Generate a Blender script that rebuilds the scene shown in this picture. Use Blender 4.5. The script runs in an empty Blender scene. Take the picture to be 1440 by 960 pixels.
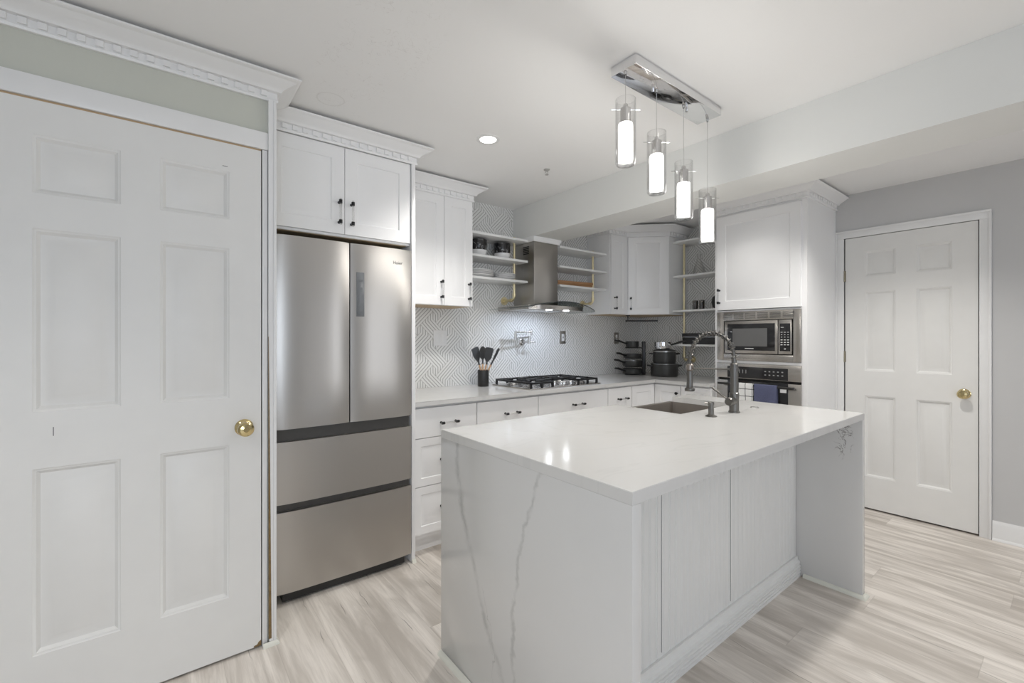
import bpy, bmesh, math, random
from mathutils import Vector, Matrix
random.seed(7)
R = math.radians
SC = bpy.context.scene
COL = SC.collection

# ------------------------------------------------------------------ camera, world, lights, exposure
cd = bpy.data.cameras.new('camera')
cam = bpy.data.objects.new('camera', cd); COL.objects.link(cam)
cam.location = (0, 0, 1.275)
cam.rotation_euler = (R(90), 0, -(math.pi/2 - math.atan2(804.0, 627.7)))
cd.sensor_width = 36; cd.lens = 36*627.7/1440
cd.shift_y = -5/1440
cd.clip_start = 0.02
SC.camera = cam

w = bpy.data.worlds.new('daylight'); SC.world = w; w.use_nodes = True
bg = w.node_tree.nodes['Background']; bg.inputs[0].default_value = (0.72, 0.83, 1, 1); bg.inputs[1].default_value = 0.4
SC.view_settings.view_transform = 'Standard'
SC.view_settings.look = 'None'
SC.view_settings.gamma = 1
SC.view_settings.exposure = 1.24
SC.view_settings.use_curve_mapping = False
SC.cycles.max_bounces = 10
SC.cycles.diffuse_bounces = 6
SC.cycles.sample_clamp_indirect = 8

CEIL = 2.37
def area(name, loc, rot, sx, sy, power, color=(1, 1, 1), shape='RECTANGLE', spread=180):
    l = bpy.data.lights.new(name, 'AREA'); l.shape = shape; l.size = sx
    if shape in ('RECTANGLE', 'ELLIPSE'): l.size_y = sy
    l.energy = power; l.color = color; l.spread = R(spread)
    o = bpy.data.objects.new(name, l); COL.objects.link(o); o.location = loc; o.rotation_euler = rot
    return o
# added light panels standing in for daylight behind the camera, outside the two openings of the rear wall and the wide one of the left wall
area('daylight_fill_rear', (-0.80, -3.25, 1.35), (R(90), 0, 0), 1.5, 1.9, 21, (0.86, 0.93, 1))
area('daylight_fill_rear', (2.95, -3.25, 1.35), (R(90), 0, 0), 0.9, 1.9, 6.5, (1, 0.98, 0.95))
area('daylight_fill_left', (-1.85, -1.0, 1.35), (0, R(-90), 0), 1.9, 1.6, 4, (0.95, 0.97, 1))
CAN_LIGHTS = [(1.41, 2.02), (1.30, 0.62), (1.9, -1.2), (0.3, -1.2), (3.4, -1.2), (-0.7, 0.62), (3.10, 0.68), (3.08, 1.55)]  # unseen ones by both doors and at the rear sides are added fill
CAN_POWER = [18, 11, 8, 7, 7, 21, 24, 5.5]

# ------------------------------------------------------------------ mesh helpers
class MB:
    def __init__(s, M=None):
        s.bm = bmesh.new(); s.mi = 0; s.M = M or Matrix.Identity(4)
    def _fin(s, verts, faces):
        for f in faces: f.material_index = s.mi
        for v in verts: v.co = s.M @ v.co
    def poly(s, vs, fs):
        V = [s.bm.verts.new(v) for v in vs]; F = []
        for f in fs:
            try: F.append(s.bm.faces.new([V[i] for i in f]))
            except ValueError: pass
        s._fin(V, F); return s
    def box(s, x0, x1, y0, y1, z0, z1, bev=0, seg=2):
        if x1 < x0: x0, x1 = x1, x0
        if y1 < y0: y0, y1 = y1, y0
        if z1 < z0: z0, z1 = z1, z0
        t = bmesh.new(); bmesh.ops.create_cube(t, size=1)
        for v in t.verts:
            v.co = Vector((x0 + (v.co.x+.5)*(x1-x0), y0 + (v.co.y+.5)*(y1-y0), z0 + (v.co.z+.5)*(z1-z0)))
        if bev: bmesh.ops.bevel(t, geom=list(t.edges), offset=bev, segments=seg, profile=.5, affect='EDGES')
        return s._merge(t)
    def _merge(s, t):
        V = {v: s.bm.verts.new(v.co) for v in t.verts}; F = []
        for f in t.faces: F.append(s.bm.faces.new([V[v] for v in f.verts]))
        s._fin(V.values(), F); t.free(); return s
    def tube(s, pts, r, n=12, cap=True):
        pts = [Vector(p) for p in pts]; rs = r if isinstance(r, (list, tuple)) else [r]*len(pts)
        rings = []; up = None
        for i, p in enumerate(pts):
            d = (pts[min(i+1, len(pts)-1)] - pts[max(i-1, 0)]).normalized()
            if up is None:
                up = Vector((0, 0, 1)) if abs(d.z) < .9 else Vector((1, 0, 0))
            a = (up - d*up.dot(d)).normalized(); up = a; b = d.cross(a)
            rings.append([p + (a*math.cos(2*math.pi*k/n) + b*math.sin(2*math.pi*k/n))*rs[i] for k in range(n)])
        vs = [v for rg in rings for v in rg]; fs = []
        for i in range(len(pts)-1):
            for k in range(n):
                fs.append((i*n+k, i*n+(k+1) % n, (i+1)*n+(k+1) % n, (i+1)*n+k))
        if cap: fs += [tuple(range(n))[::-1], tuple((len(pts)-1)*n+k for k in range(n))]
        return s.poly(vs, fs)
    def cyl(s, p0, p1, r, r1=None, n=24): return s.tube([p0, p1], [r, r if r1 is None else r1], n)
    def lathe(s, prof, c=(0, 0, 0), n=32, axis='z'):
        vs = []; fs = []
        for r, z in prof:
            r = max(r, 1e-5)
            for k in range(n):
                a = 2*math.pi*k/n; p = (r*math.cos(a), r*math.sin(a), z)
                if axis == 'y': p = (p[0], z, p[1])
                if axis == 'x': p = (z, p[0], p[1])
                vs.append((p[0]+c[0], p[1]+c[1], p[2]+c[2]))
        for i in range(len(prof)-1):
            for k in range(n): fs.append((i*n+k, i*n+(k+1) % n, (i+1)*n+(k+1) % n, (i+1)*n+k))
        return s.poly(vs, fs)
    def prism(s, poly, a, b, axis='z'):
        def P(p, t):
            return {'z': (p[0], p[1], t), 'y': (p[0], t, p[1]), 'x': (t, p[0], p[1])}[axis]
        n = len(poly)
        vs = [P(p, a) for p in poly] + [P(p, b) for p in poly]
        fs = [tuple(range(n))[::-1], tuple(range(n, 2*n))] + [(k, (k+1) % n, n+(k+1) % n, n+k) for k in range(n)]
        return s.poly(vs, fs)
    def sweep(s, path, prof, closed_prof=True):
        # path: xy points, profile (outward offset, z); outward = right of travel; mitred corners
        P = [Vector((p[0], p[1])) for p in path]; rings = []
        for i, p in enumerate(P):
            n0 = n1 = None
            if i > 0: d = (P[i]-P[i-1]).normalized(); n0 = Vector((d.y, -d.x))
            if i < len(P)-1: d = (P[i+1]-P[i]).normalized(); n1 = Vector((d.y, -d.x))
            if n0 is None: m = n1
            elif n1 is None: m = n0
            else: m = (n0+n1)/(1+n0.dot(n1))
            rings.append([(p.x+m.x*o, p.y+m.y*o, z) for o, z in prof])
        n = len(prof); vs = [v for r in rings for v in r]; fs = []
        for i in range(len(P)-1):
            for k in range(n if closed_prof else n-1):
                fs.append((i*n+k, (i+1)*n+k, (i+1)*n+(k+1) % n, i*n+(k+1) % n))
        fs += [tuple(range(n)), tuple((len(P)-1)*n+k for k in range(n))[::-1]]
        return s.poly(vs, fs)
    def slab(s, w, h, t, panels, steps):
        # panelled door: x 0..w, z 0..h, front face y=0 (facing -y), back y=t; steps = [(inset, depth)...]
        xs = sorted({0, w} | {p[0] for p in panels} | {p[1] for p in panels})
        zs = sorted({0, h} | {p[2] for p in panels} | {p[3] for p in panels})
        for i in range(len(xs)-1):
            for j in range(len(zs)-1):
                cx, cz = (xs[i]+xs[i+1])/2, (zs[j]+zs[j+1])/2
                if any(p[0] < cx < p[1] and p[2] < cz < p[3] for p in panels): continue
                s.poly([(xs[i], 0, zs[j]), (xs[i+1], 0, zs[j]), (xs[i+1], 0, zs[j+1]), (xs[i], 0, zs[j+1])], [(0, 1, 2, 3)])
        for x0, x1, z0, z1 in panels:
            prev = [(x0, 0, z0), (x1, 0, z0), (x1, 0, z1), (x0, 0, z1)]
            for ins, dep in steps:
                cur = [(x0+ins, dep, z0+ins), (x1-ins, dep, z0+ins), (x1-ins, dep, z1-ins), (x0+ins, dep, z1-ins)]
                s.poly(prev+cur, [(k, (k+1) % 4, 4+(k+1) % 4, 4+k) for k in range(4)]); prev = cur
            s.poly(prev, [(0, 1, 2, 3)])
        s.poly([(0, 0, 0), (w, 0, 0), (w, 0, h), (0, 0, h), (0, t, 0), (w, t, 0), (w, t, h), (0, t, h)],
               [(4, 7, 6, 5), (0, 4, 5, 1), (1, 5, 6, 2), (2, 6, 7, 3), (3, 7, 4, 0)])
        return s
    def out(s, name, mats, parent=None, sharp=35, kind=None, label=None, weld=False):
        if weld: bmesh.ops.remove_doubles(s.bm, verts=s.bm.verts, dist=1e-5)
        bmesh.ops.recalc_face_normals(s.bm, faces=s.bm.faces)
        for f in s.bm.faces: f.smooth = True
        for e in s.bm.edges:
            if len(e.link_faces) == 2:
                if e.calc_face_angle(0) > R(sharp): e.smooth = False
            else: e.smooth = False
        me = bpy.data.meshes.new(name); s.bm.to_mesh(me); s.bm.free()
        for m in (mats if isinstance(mats, (list, tuple)) else [mats]): me.materials.append(m)
        o = bpy.data.objects.new(name, me); COL.objects.link(o)
        if parent is not None: o.parent = parent
        if kind: o['kind'] = kind
        if label: o['label'] = label
        return o

def thing(name, label, cat, loc=(0, 0, 0), rz=0, group=None):
    o = bpy.data.objects.new(name, None); COL.objects.link(o); o.empty_display_size = .1
    o.location = loc; o.rotation_euler = (0, 0, rz)
    o['label'] = label; o['category'] = cat
    if group: o['group'] = group
    return o
def tag(o, label, cat, group=None, loc=None, rz=None):
    o['label'] = label; o['category'] = cat
    if group: o['group'] = group
    if loc is not None: o.location = loc
    if rz is not None: o.rotation_euler = (0, 0, rz)
    return o
def dup(root, label=None, loc=None, rz=None):
    r = root.copy(); COL.objects.link(r)
    if loc is not None: r.location = loc
    if rz is not None: r.rotation_euler = (0, 0, rz)
    if label: r['label'] = label
    for ch in list(root.children):
        c = ch.copy(); COL.objects.link(c); c.parent = r
        for g in list(ch.children):
            d = g.copy(); COL.objects.link(d); d.parent = c
    return r
def text(name, body, size, mat, parent, loc, rot, depth=.0004, width=None, label=None):
    cu = bpy.data.curves.new(name, 'FONT'); cu.body = body; cu.size = size; cu.extrude = depth; cu.align_x = 'LEFT'
    t = bpy.data.objects.new(name+'_curve', cu); COL.objects.link(t)
    dg = bpy.context.evaluated_depsgraph_get()
    me = bpy.data.meshes.new_from_object(t.evaluated_get(dg))
    bpy.data.objects.remove(t); me.name = name
    me.materials.clear(); me.materials.append(mat)
    o = bpy.data.objects.new(name, me); COL.objects.link(o); o.parent = parent
    o.location = loc; o.rotation_euler = rot
    if width:
        xs = [v.co.x for v in me.vertices]; k = width/(max(xs)-min(xs))
        for v in me.vertices: v.co.x *= k
    if label: o['label'] = label
    return o

# ------------------------------------------------------------------ materials
class N:
    def __init__(s, name):
        s.mat = bpy.data.materials.new(name); s.mat.use_nodes = True
        s.nt = s.mat.node_tree; s.p = s.nt.nodes['Principled BSDF']
    def n(s, t, **k):
        x = s.nt.nodes.new('ShaderNode'+t)
        for a, b in k.items(): setattr(x, a, b)
        return x
    def put(s, sock, v):
        if hasattr(v, 'is_output'): s.nt.links.new(v, sock)
        elif v is not None:
            if sock.type == 'RGBA' and len(v) == 3: v = (*v, 1)
            sock.default_value = v
    def m(s, op, a, b=None, c=None, clamp=False):
        x = s.n('Math', operation=op, use_clamp=clamp)
        for i, v in enumerate((a, b, c)):
            if v is not None: s.put(x.inputs[i], v)
        return x.outputs[0]
    def xyz(s):
        tc = s.n('TexCoord'); sp = s.n('SeparateXYZ'); s.nt.links.new(tc.outputs['Object'], sp.inputs[0])
        s.obj = tc.outputs['Object']; return sp.outputs
    def comb(s, x, y, z):
        c = s.n('CombineXYZ'); s.put(c.inputs[0], x); s.put(c.inputs[1], y); s.put(c.inputs[2], z); return c.outputs[0]
    def noise(s, vec, scale, detail=3, rough=.5, dist=0):
        x = s.n('TexNoise'); s.put(x.inputs['Vector'], vec); x.inputs['Scale'].default_value = scale
        x.inputs['Detail'].default_value = detail; x.inputs['Roughness'].default_value = rough
        x.inputs['Distortion'].default_value = dist; return x.outputs[0]
    def mix(s, f, a, b):
        x = s.n('Mix', data_type='RGBA'); s.put(x.inputs[0], f); s.put(x.inputs[6], a); s.put(x.inputs[7], b); return x.outputs[2]
    def smooth(s, v, a, b, ta=0., tb=1.):
        x = s.n('MapRange', interpolation_type='SMOOTHSTEP')
        s.put(x.inputs[0], v); x.inputs[1].default_value = a; x.inputs[2].default_value = b
        x.inputs[3].default_value = ta; x.inputs[4].default_value = tb; return x.outputs[0]
    def bump(s, h, strength=.1, dist=.01):
        b = s.n('Bump'); s.put(b.inputs['Height'], h); b.inputs['Strength'].default_value = strength
        b.inputs['Distance'].default_value = dist; s.nt.links.new(b.outputs[0], s.p.inputs['Normal'])
    def set(s, color=None, rough=None, metal=None, **k):
        if color is not None: s.put(s.p.inputs['Base Color'], color)
        if rough is not None: s.put(s.p.inputs['Roughness'], rough)
        if metal is not None: s.put(s.p.inputs['Metallic'], metal)
        for a, b in k.items(): s.put(s.p.inputs[a.replace('_', ' ')], b)
        return s

def plain(name, color, rough=.5, metal=0, grain=.03, scale=30, bump=0, **k):
    a = N(name); a.xyz(); f = a.noise(a.obj, scale, 3)
    lo = tuple(c*(1-grain) for c in color); hi = tuple(min(1, c*(1+grain)) for c in color)
    a.set(a.mix(f, lo, hi), rough, metal, **k)
    if bump: a.bump(f, bump, .005)
    return a.mat

M = {}
M['wall_green'] = plain('sage_grey_paint', (.56, .57, .51), .6, scale=4, bump=.02)
M['wall_grey'] = plain('grey_wall_paint', (.56, .56, .56), .6, scale=4, bump=.02)
M['beam'] = plain('light_grey_paint', (.75, .755, .735), .6, scale=3, bump=.02)
M['trim'] = plain('white_trim_paint', (.80, .80, .795), .35, scale=8)
M['door'] = plain('white_door_paint', (.765, .76, .74), .42, scale=10, bump=.02)
M['cab'] = plain('white_cabinet_lacquer', (.86, .86, .862), .33, scale=8, grain=.01)
M['underside'] = plain('bare_plywood', (.55, .42, .27), .6, scale=20, grain=.15)
M['cabin'] = plain('cabinet_inside_dark', (.05, .045, .04), .8)
M['shelf'] = plain('white_laminate', (.80, .80, .79), .4, scale=8, grain=.01)
M['black'] = plain('black_plastic', (.018, .018, .018), .35)
M['blackmetal'] = plain('black_metal', (.03, .03, .032), .3, metal=.6)
M['cookware'] = plain('dark_grey_nonstick', (.045, .045, .043), .42, metal=.2, scale=60)
M['cookrim'] = plain('pale_metal_rim', (.55, .55, .54), .3, metal=1)
M['gunmetal'] = plain('brushed_gunmetal', (.17, .165, .155), .32, metal=1, scale=80)
M['chrome'] = plain('polished_chrome', (.82, .82, .83), .06, metal=1)
M['nickel'] = plain('satin_nickel', (.62, .61, .6), .25, metal=1)
M['brass'] = plain('polished_brass', (.68, .56, .30), .14, metal=1)
M['gold'] = plain('gold_painted_pipe', (.74, .65, .42), .38, metal=.8)
M['wood'] = plain('light_beech', (.62, .40, .24), .5, grain=.15)
M['silicone'] = plain('charcoal_silicone', (.045, .047, .05), .5)
M['blackglass'] = plain('black_glass', (.02, .02, .022), .08, grain=0)
M['screen'] = plain('smoked_glass_mesh', (.13, .13, .13), .25)
M['white'] = plain('white_ceramic', (.8, .8, .8), .25, grain=.01)
M['printlight'] = plain('pale_print', (.75, .75, .75), .5)
M['printdark'] = plain('dark_print', (.2, .2, .2), .5)
M['gap'] = plain('shadow_gap_black', (.012, .012, .011), .7)
M['exposed'] = plain('raw_broken_wood', (.20, .135, .06), .9, grain=.5, scale=60, bump=.6)
M['shoe'] = plain('cream_shoe_moulding', (.72, .72, .65), .45)
M['bluecloth'] = plain('slate_blue_towel', (.10, .11, .19), .95, grain=.2, scale=150, bump=.5)
M['sink'] = plain('brushed_taupe_sink', (.36, .33, .30), .38, metal=.75, scale=90)
M['steelplate'] = plain('stainless_plate', (.42, .40, .37), .35, metal=.9)
M['sprink'] = plain('painted_metal', (.5, .49, .47), .35, metal=.6)

def stainless(name, col, axis, rough=.28, tilt=.0):
    a = N(name); x, y, z = a.xyz()
    k = (900, 900, 2) if axis == 'z' else (2, 2, 900)
    v = a.comb(a.m('MULTIPLY', x, k[0]), a.m('MULTIPLY', y, k[1]), a.m('MULTIPLY', z, k[2]))
    f = a.noise(v, 1, 2); g = a.noise(a.obj, 3, 2)
    a.set(a.mix(f, tuple(c*.975 for c in col), col), a.m('MULTIPLY_ADD', f, .03, rough), 1)
    a.p.inputs['Anisotropic'].default_value = .0
    return a.mat
M['steel'] = stainless('brushed_stainless', (.50, .48, .455), 'z', .27)
M['steelh'] = stainless('brushed_stainless_horizontal', (.50, .475, .445), 'x', .24)
M['hoodsteel'] = stainless('brushed_hood_steel', (.50, .48, .45), 'z', .3)

def glass(name, tint=(1, 1, 1), refl=.12, rough=.02):
    # thin clear glass: lets light straight through and reflects at grazing angles
    a = N(name); nt = a.nt; nt.nodes.remove(a.p)
    out = nt.nodes['Material Output']
    tr = a.n('BsdfTransparent'); tr.inputs[0].default_value = (*tint, 1)
    gl = a.n('BsdfGlossy'); gl.inputs['Roughness'].default_value = rough
    lw = a.n('LayerWeight'); lw.inputs[0].default_value = .35
    f = a.m('MULTIPLY_ADD', lw.outputs[1], .75, refl*.3, clamp=True)
    mx = a.n('MixShader'); nt.links.new(f, mx.inputs[0]); nt.links.new(tr.outputs[0], mx.inputs[1]); nt.links.new(gl.outputs[0], mx.inputs[2])
    nt.links.new(mx.outputs[0], out.inputs[0]); return a.mat
M['glass'] = glass('clear_glass', (.99, .99, .99), .05)
M['acrylic'] = glass('clear_acrylic', (.93, .93, .93), .1, .1)
M['hoodglass'] = glass('tinted_glass', (.80, .85, .84), .3)
M['smokeglass'] = glass('smoked_tumbler_glass', (.50, .47, .43), .3, .08)
M['pane'] = glass('window_glass', (.97, .98, 1), .1)

def emit(name, col, s):
    a = N(name); a.set(col, .4); a.p.inputs['Emission Color'].default_value = (*col, 1); a.p.inputs['Emission Strength'].default_value = s
    return a.mat
M['lamp'] = emit('glowing_lens', (1, .98, .95), 3)
M['tube'] = emit('glowing_bubble_glass', (1, .985, .96), 3.6)
M['led'] = emit('glowing_hood_led', (.9, .95, 1), 12)
M['sticker'] = plain('white_paper_label', (.85, .85, .85), .6)

# bubbles in the pendant diffusers
def bubble():
    a = N('bubble_glass_diffuser'); a.xyz()
    v = a.n('TexVoronoi'); a.put(v.inputs['Vector'], a.obj); v.inputs['Scale'].default_value = 130
    e = a.smooth(v.outputs[0], 0, .55, .72, 1)
    a.set((1, .99, .97), .3); a.p.inputs['Emission Color'].default_value = (1, .985, .96, 1)
    a.put(a.p.inputs['Emission Strength'], a.m('MULTIPLY', e, 1.7)); return a.mat
M['bubble'] = bubble()

def ceiling_mat():
    a = N('ceiling_paint'); x, y, z = a.xyz()
    f = a.noise(a.obj, 2.5, 3)
    base = a.mix(f, (.87, .868, .86), (.895, .893, .887))
    # an old round patch mark and scuffs of the filler around it
    dx = a.m('SUBTRACT', x, .605); dy = a.m('SUBTRACT', y, 2.13)
    r = a.m('SQRT', a.m('ADD', a.m('MULTIPLY', dx, dx), a.m('MULTIPLY', dy, dy)))
    wob = a.m('MULTIPLY_ADD', a.noise(a.obj, 12, 2), .012, -.006)
    ring = a.smooth(a.m('ABSOLUTE', a.m('SUBTRACT', a.m('ADD', r, wob), .058)), 0, .006, 1, 0)
    n2 = a.noise(a.obj, 22, 2, .5, 1.2)
    sc = a.smooth(a.m('ABSOLUTE', a.m('SUBTRACT', n2, .5)), 0, .014, 1, 0)
    ex = a.m('SUBTRACT', x, .66); ey = a.m('SUBTRACT', y, 1.75)
    rr = a.m('SQRT', a.m('ADD', a.m('MULTIPLY', a.m('MULTIPLY', ex, ex), 7), a.m('MULTIPLY', ey, ey)))
    msk = a.m('MULTIPLY', a.smooth(rr, .35, .62, 1, 0), a.smooth(a.noise(a.obj, 9, 2), .42, .54))
    f2 = a.m('ADD', a.m('MULTIPLY', ring, .5), a.m('MULTIPLY', a.m('MULTIPLY', sc, msk), .6), clamp=True)
    a.set(a.mix(f2, base, (.72, .71, .695)), .7); a.bump(a.noise(a.obj, 60, 3), .03, .004)
    return a.mat
M['ceiling'] = ceiling_mat()

def floor_mat():
    a = N('oak_vinyl_plank'); x, y, z = a.xyz()
    W, L = .185, 1.22
    row = a.m('FLOOR', a.m('DIVIDE', x, W)); fx = a.m('FRACT', a.m('DIVIDE', x, W))
    wn = a.n('TexWhiteNoise', noise_dimensions='1D'); a.put(wn.inputs['W'], row)
    yy = a.m('ADD', a.m('DIVIDE', y, L), wn.outputs[0])
    pl = a.m('FLOOR', yy); fy = a.m('FRACT', yy)
    wn2 = a.n('TexWhiteNoise', noise_dimensions='2D'); a.put(wn2.inputs['Vector'], a.comb(row, pl, 0.)); rnd = wn2.outputs[0]
    off = a.m('MULTIPLY', rnd, 37.)
    g1 = a.noise(a.comb(a.m('MULTIPLY_ADD', x, 9., off), a.m('MULTIPLY', y, .9), off), 1.6, 5, .6, .6)
    g2 = a.noise(a.comb(a.m('MULTIPLY_ADD', x, 90., off), a.m('MULTIPLY', y, 3.), off), 1.5, 4, .6, .3)
    g3 = a.noise(a.comb(a.m('ADD', x, off), a.m('MULTIPLY', y, .45), off), 5., 3, .5, 1.5)
    base = a.mix(a.smooth(g1, .32, .70), (.44, .395, .35), (.84, .79, .735))
    base = a.mix(a.m('MULTIPLY', a.smooth(g2, .42, .72), .45), base, (.46, .415, .37))
    base = a.mix(a.m('MULTIPLY', a.smooth(g3, .55, .72), .55), base, (.42, .38, .34))
    base = a.mix(a.m('MULTIPLY', rnd, .30), base, (.84, .79, .73))
    # long thin drying cracks and knots
    def crack(k):
        w3 = a.n('TexWhiteNoise', noise_dimensions='2D'); a.put(w3.inputs['Vector'], a.comb(a.m('ADD', row, k*7.3), pl, 0.))
        pos = a.m('MULTIPLY_ADD', w3.outputs[0], .8, .1)
        wob = a.m('MULTIPLY_ADD', a.noise(a.comb(off, a.m('MULTIPLY', y, 4.), k*3.1), 1., 3, .6), .34, -.17)
        d = a.m('ABSOLUTE', a.m('SUBTRACT', fx, a.m('ADD', pos, wob)))
        return a.m('MULTIPLY', a.smooth(d, 0, .012, 1, 0), a.smooth(a.noise(a.comb(off, a.m('MULTIPLY', y, 3.6), 9.+k), 1., 2), .56, .66))
    cr = a.m('MAXIMUM', crack(1.), crack(2.))
    base = a.mix(a.m('MULTIPLY', cr, .8), base, (.09, .075, .06))
    e = a.m('MINIMUM', a.m('MINIMUM', fx, a.m('SUBTRACT', 1., fx)), a.m('MULTIPLY', a.m('MINIMUM', fy, a.m('SUBTRACT', 1., fy)), L/W))
    seam = a.smooth(e, .003, .012, 1, 0)
    base = a.mix(a.m('MULTIPLY', seam, .22), base, (.22, .19, .16))
    a.set(base, a.m('MULTIPLY_ADD', g2, .15, .36)); a.bump(a.m('SUBTRACT', g2, a.m('MULTIPLY', a.m('MAXIMUM', seam, cr), 2.)), .06, .003)
    return a.mat
M['floor'] = floor_mat()

def tile_mat(name, horiz):
    # interlaced line pattern: bands of parallel grooves that run upright and turn 45 degrees
    a = N(name); x, y, z = a.xyz(); h = a.m('SUBTRACT', (x, y)[horiz], (1.482, 2.30)[horiz]); z = a.m('SUBTRACT', z, (1.433, 1.78)[horiz])
    P = .25; S = P/12.; q2 = math.sqrt(.5)
    Pz = .202
    def cell(o):
        u = a.m('SUBTRACT', a.m('FRACT', a.m('ADD', a.m('DIVIDE', h, P), o+.5)), .5)
        v = a.m('SUBTRACT', a.m('FRACT', a.m('ADD', a.m('DIVIDE', z, Pz), o+.5)), .5)
        return a.m('MULTIPLY', u, P), a.m('MULTIPLY', v, Pz)
    A, B = S*2.5, S*3/.7654
    c67, s67 = math.cos(R(67.5)), math.sin(R(67.5))
    def band(o, sg):
        u, v = cell(o); us = a.m('MULTIPLY', u, float(sg))
        t = a.m('MULTIPLY', a.m('SUBTRACT', us, v), q2)
        al = a.m('ADD', a.m('MULTIPLY', us, c67), a.m('MULTIPLY', v, s67))
        ins = a.m('MULTIPLY', a.m('LESS_THAN', a.m('ABSOLUTE', t), A), a.m('LESS_THAN', a.m('ABSOLUTE', al), B))
        return t, ins, u
    tA, iA, uA = band(0., 1); tB, iB, uB = band(.5, -1)
    tC = a.m('ADD', uA, 0.)
    t = a.m('ADD', a.m('MULTIPLY', tA, iA), a.m('MULTIPLY', tC, a.m('SUBTRACT', 1., iA)))
    t = a.m('ADD', a.m('MULTIPLY', tB, iB), a.m('MULTIPLY', t, a.m('SUBTRACT', 1., iB)))
    fr = a.m('FRACT', a.m('ADD', a.m('DIVIDE', t, S), .5)); d = a.m('ABSOLUTE', a.m('SUBTRACT', fr, .5))
    line = a.smooth(d, .36, .44)
    f = a.noise(a.obj, 40, 2)
    a.set(a.mix(line, a.mix(f, (.77, .77, .76), (.82, .82, .81)), (.27, .265, .255)), a.m('MULTIPLY_ADD', line, .3, .3))
    a.bump(a.m('SUBTRACT', 1., line), .25, .002)
    return a.mat
M['tileA'] = tile_mat('patterned_tile_rear', 0)
M['tileB'] = tile_mat('patterned_tile_right', 1)

def quartz(name, kind):
    a = N(name); x, y, z = a.xyz()
    f = a.noise(a.obj, 5, 4, .55, .5)
    col = a.mix(f, (.655, .65, .635), (.68, .675, .665))
    wob = a.m('ADD', a.m('MULTIPLY_ADD', a.noise(a.obj, 9, 3, .6), .07, -.035), a.m('MULTIPLY_ADD', a.noise(a.obj, 55, 4, .7), .022, -.011))
    def vein(axis_h, axis_v, pts, wid, strength, colr=(.46, .46, .45)):
        nonlocal col
        fc = a.n('FloatCurve'); a.put(fc.inputs['Value'], axis_v); c = fc.mapping.curves[0]
        c.points[0].location = pts[0]; c.points[1].location = pts[-1]
        for p in pts[1:-1]: c.points.new(*p)
        for p in c.points: p.handle_type = 'VECTOR'
        fc.mapping.update()
        d = a.m('ABSOLUTE', a.m('SUBTRACT', a.m('ADD', axis_h, wob), fc.outputs[0]))
        core = a.smooth(d, 0, wid, strength, 0)
        brk = a.smooth(a.noise(a.obj, 14, 3), .33, .6, .25, 1)
        inr = a.m('MULTIPLY', a.m('GREATER_THAN', axis_v, pts[0][0]), a.m('LESS_THAN', axis_v, pts[-1][0]))
        col = a.mix(a.m('MULTIPLY', a.m('MULTIPLY', core, brk), inr), col, colr)
    if kind == 'left':
        yy = a.m('SUBTRACT', y, .6)
        vein(yy, z, V1, .026, .8); vein(yy, z, V1, .003, .4, (.38, .38, .37)); vein(yy, z, V2, .013, .75); vein(yy, z, V3, .0025, .7, (.30, .30, .29))
    if kind == 'right':
        n2 = a.noise(a.obj, 15, 3, .6, 1.2); cr = a.smooth(a.m('ABSOLUTE', a.m('SUBTRACT', n2, .49)), 0, .030, 1, 0)
        dy = a.m('MULTIPLY', a.m('SUBTRACT', y, .745), 2.6); dz = a.m('SUBTRACT', z, .775)
        rr = a.m('SQRT', a.m('ADD', a.m('MULTIPLY', dy, dy), a.m('MULTIPLY', dz, dz)))
        col = a.mix(a.m('MULTIPLY', a.m('MULTIPLY', cr, a.smooth(rr, .085, .125, 1, 0)), .85), col, (.22, .21, .20))
    if kind == 'top':
        n2 = a.noise(a.comb(a.m('ADD', x, a.m('MULTIPLY', y, .7)), a.m('MULTIPLY', y, 1.6), 0.), 1.7, 4, .55, 1.2)
        cr = a.smooth(a.m('ABSOLUTE', a.m('SUBTRACT', n2, .5)), 0, .02, 1, 0)
        col = a.mix(a.m('MULTIPLY', cr, .22), col, (.55, .55, .54))
    a.set(col, .13); a.p.inputs['Specular IOR Level'].default_value = .5
    return a.mat
# (height, distance along the panel - 0.6): courses of the grey veins on the island's end panel
V1 = [(0., .47), (.10, .565), (.25, .66), (.42, .745), (.60, .83), (.75, .865), (.93, .88)]
V2 = [(.06, .52), (.25, .53), (.45, .52), (.60, .50), (.74, .44), (.93, .37)]
V3 = [(0., .58), (.12, .645), (.24, .64), (.32, .665), (.40, .70)]
M['q_left'] = quartz('white_quartz_grey_veins', 'left')
M['q_right'] = quartz('white_quartz_dark_flaw', 'right')
M['q_top'] = quartz('white_quartz_polished', 'top')

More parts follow.
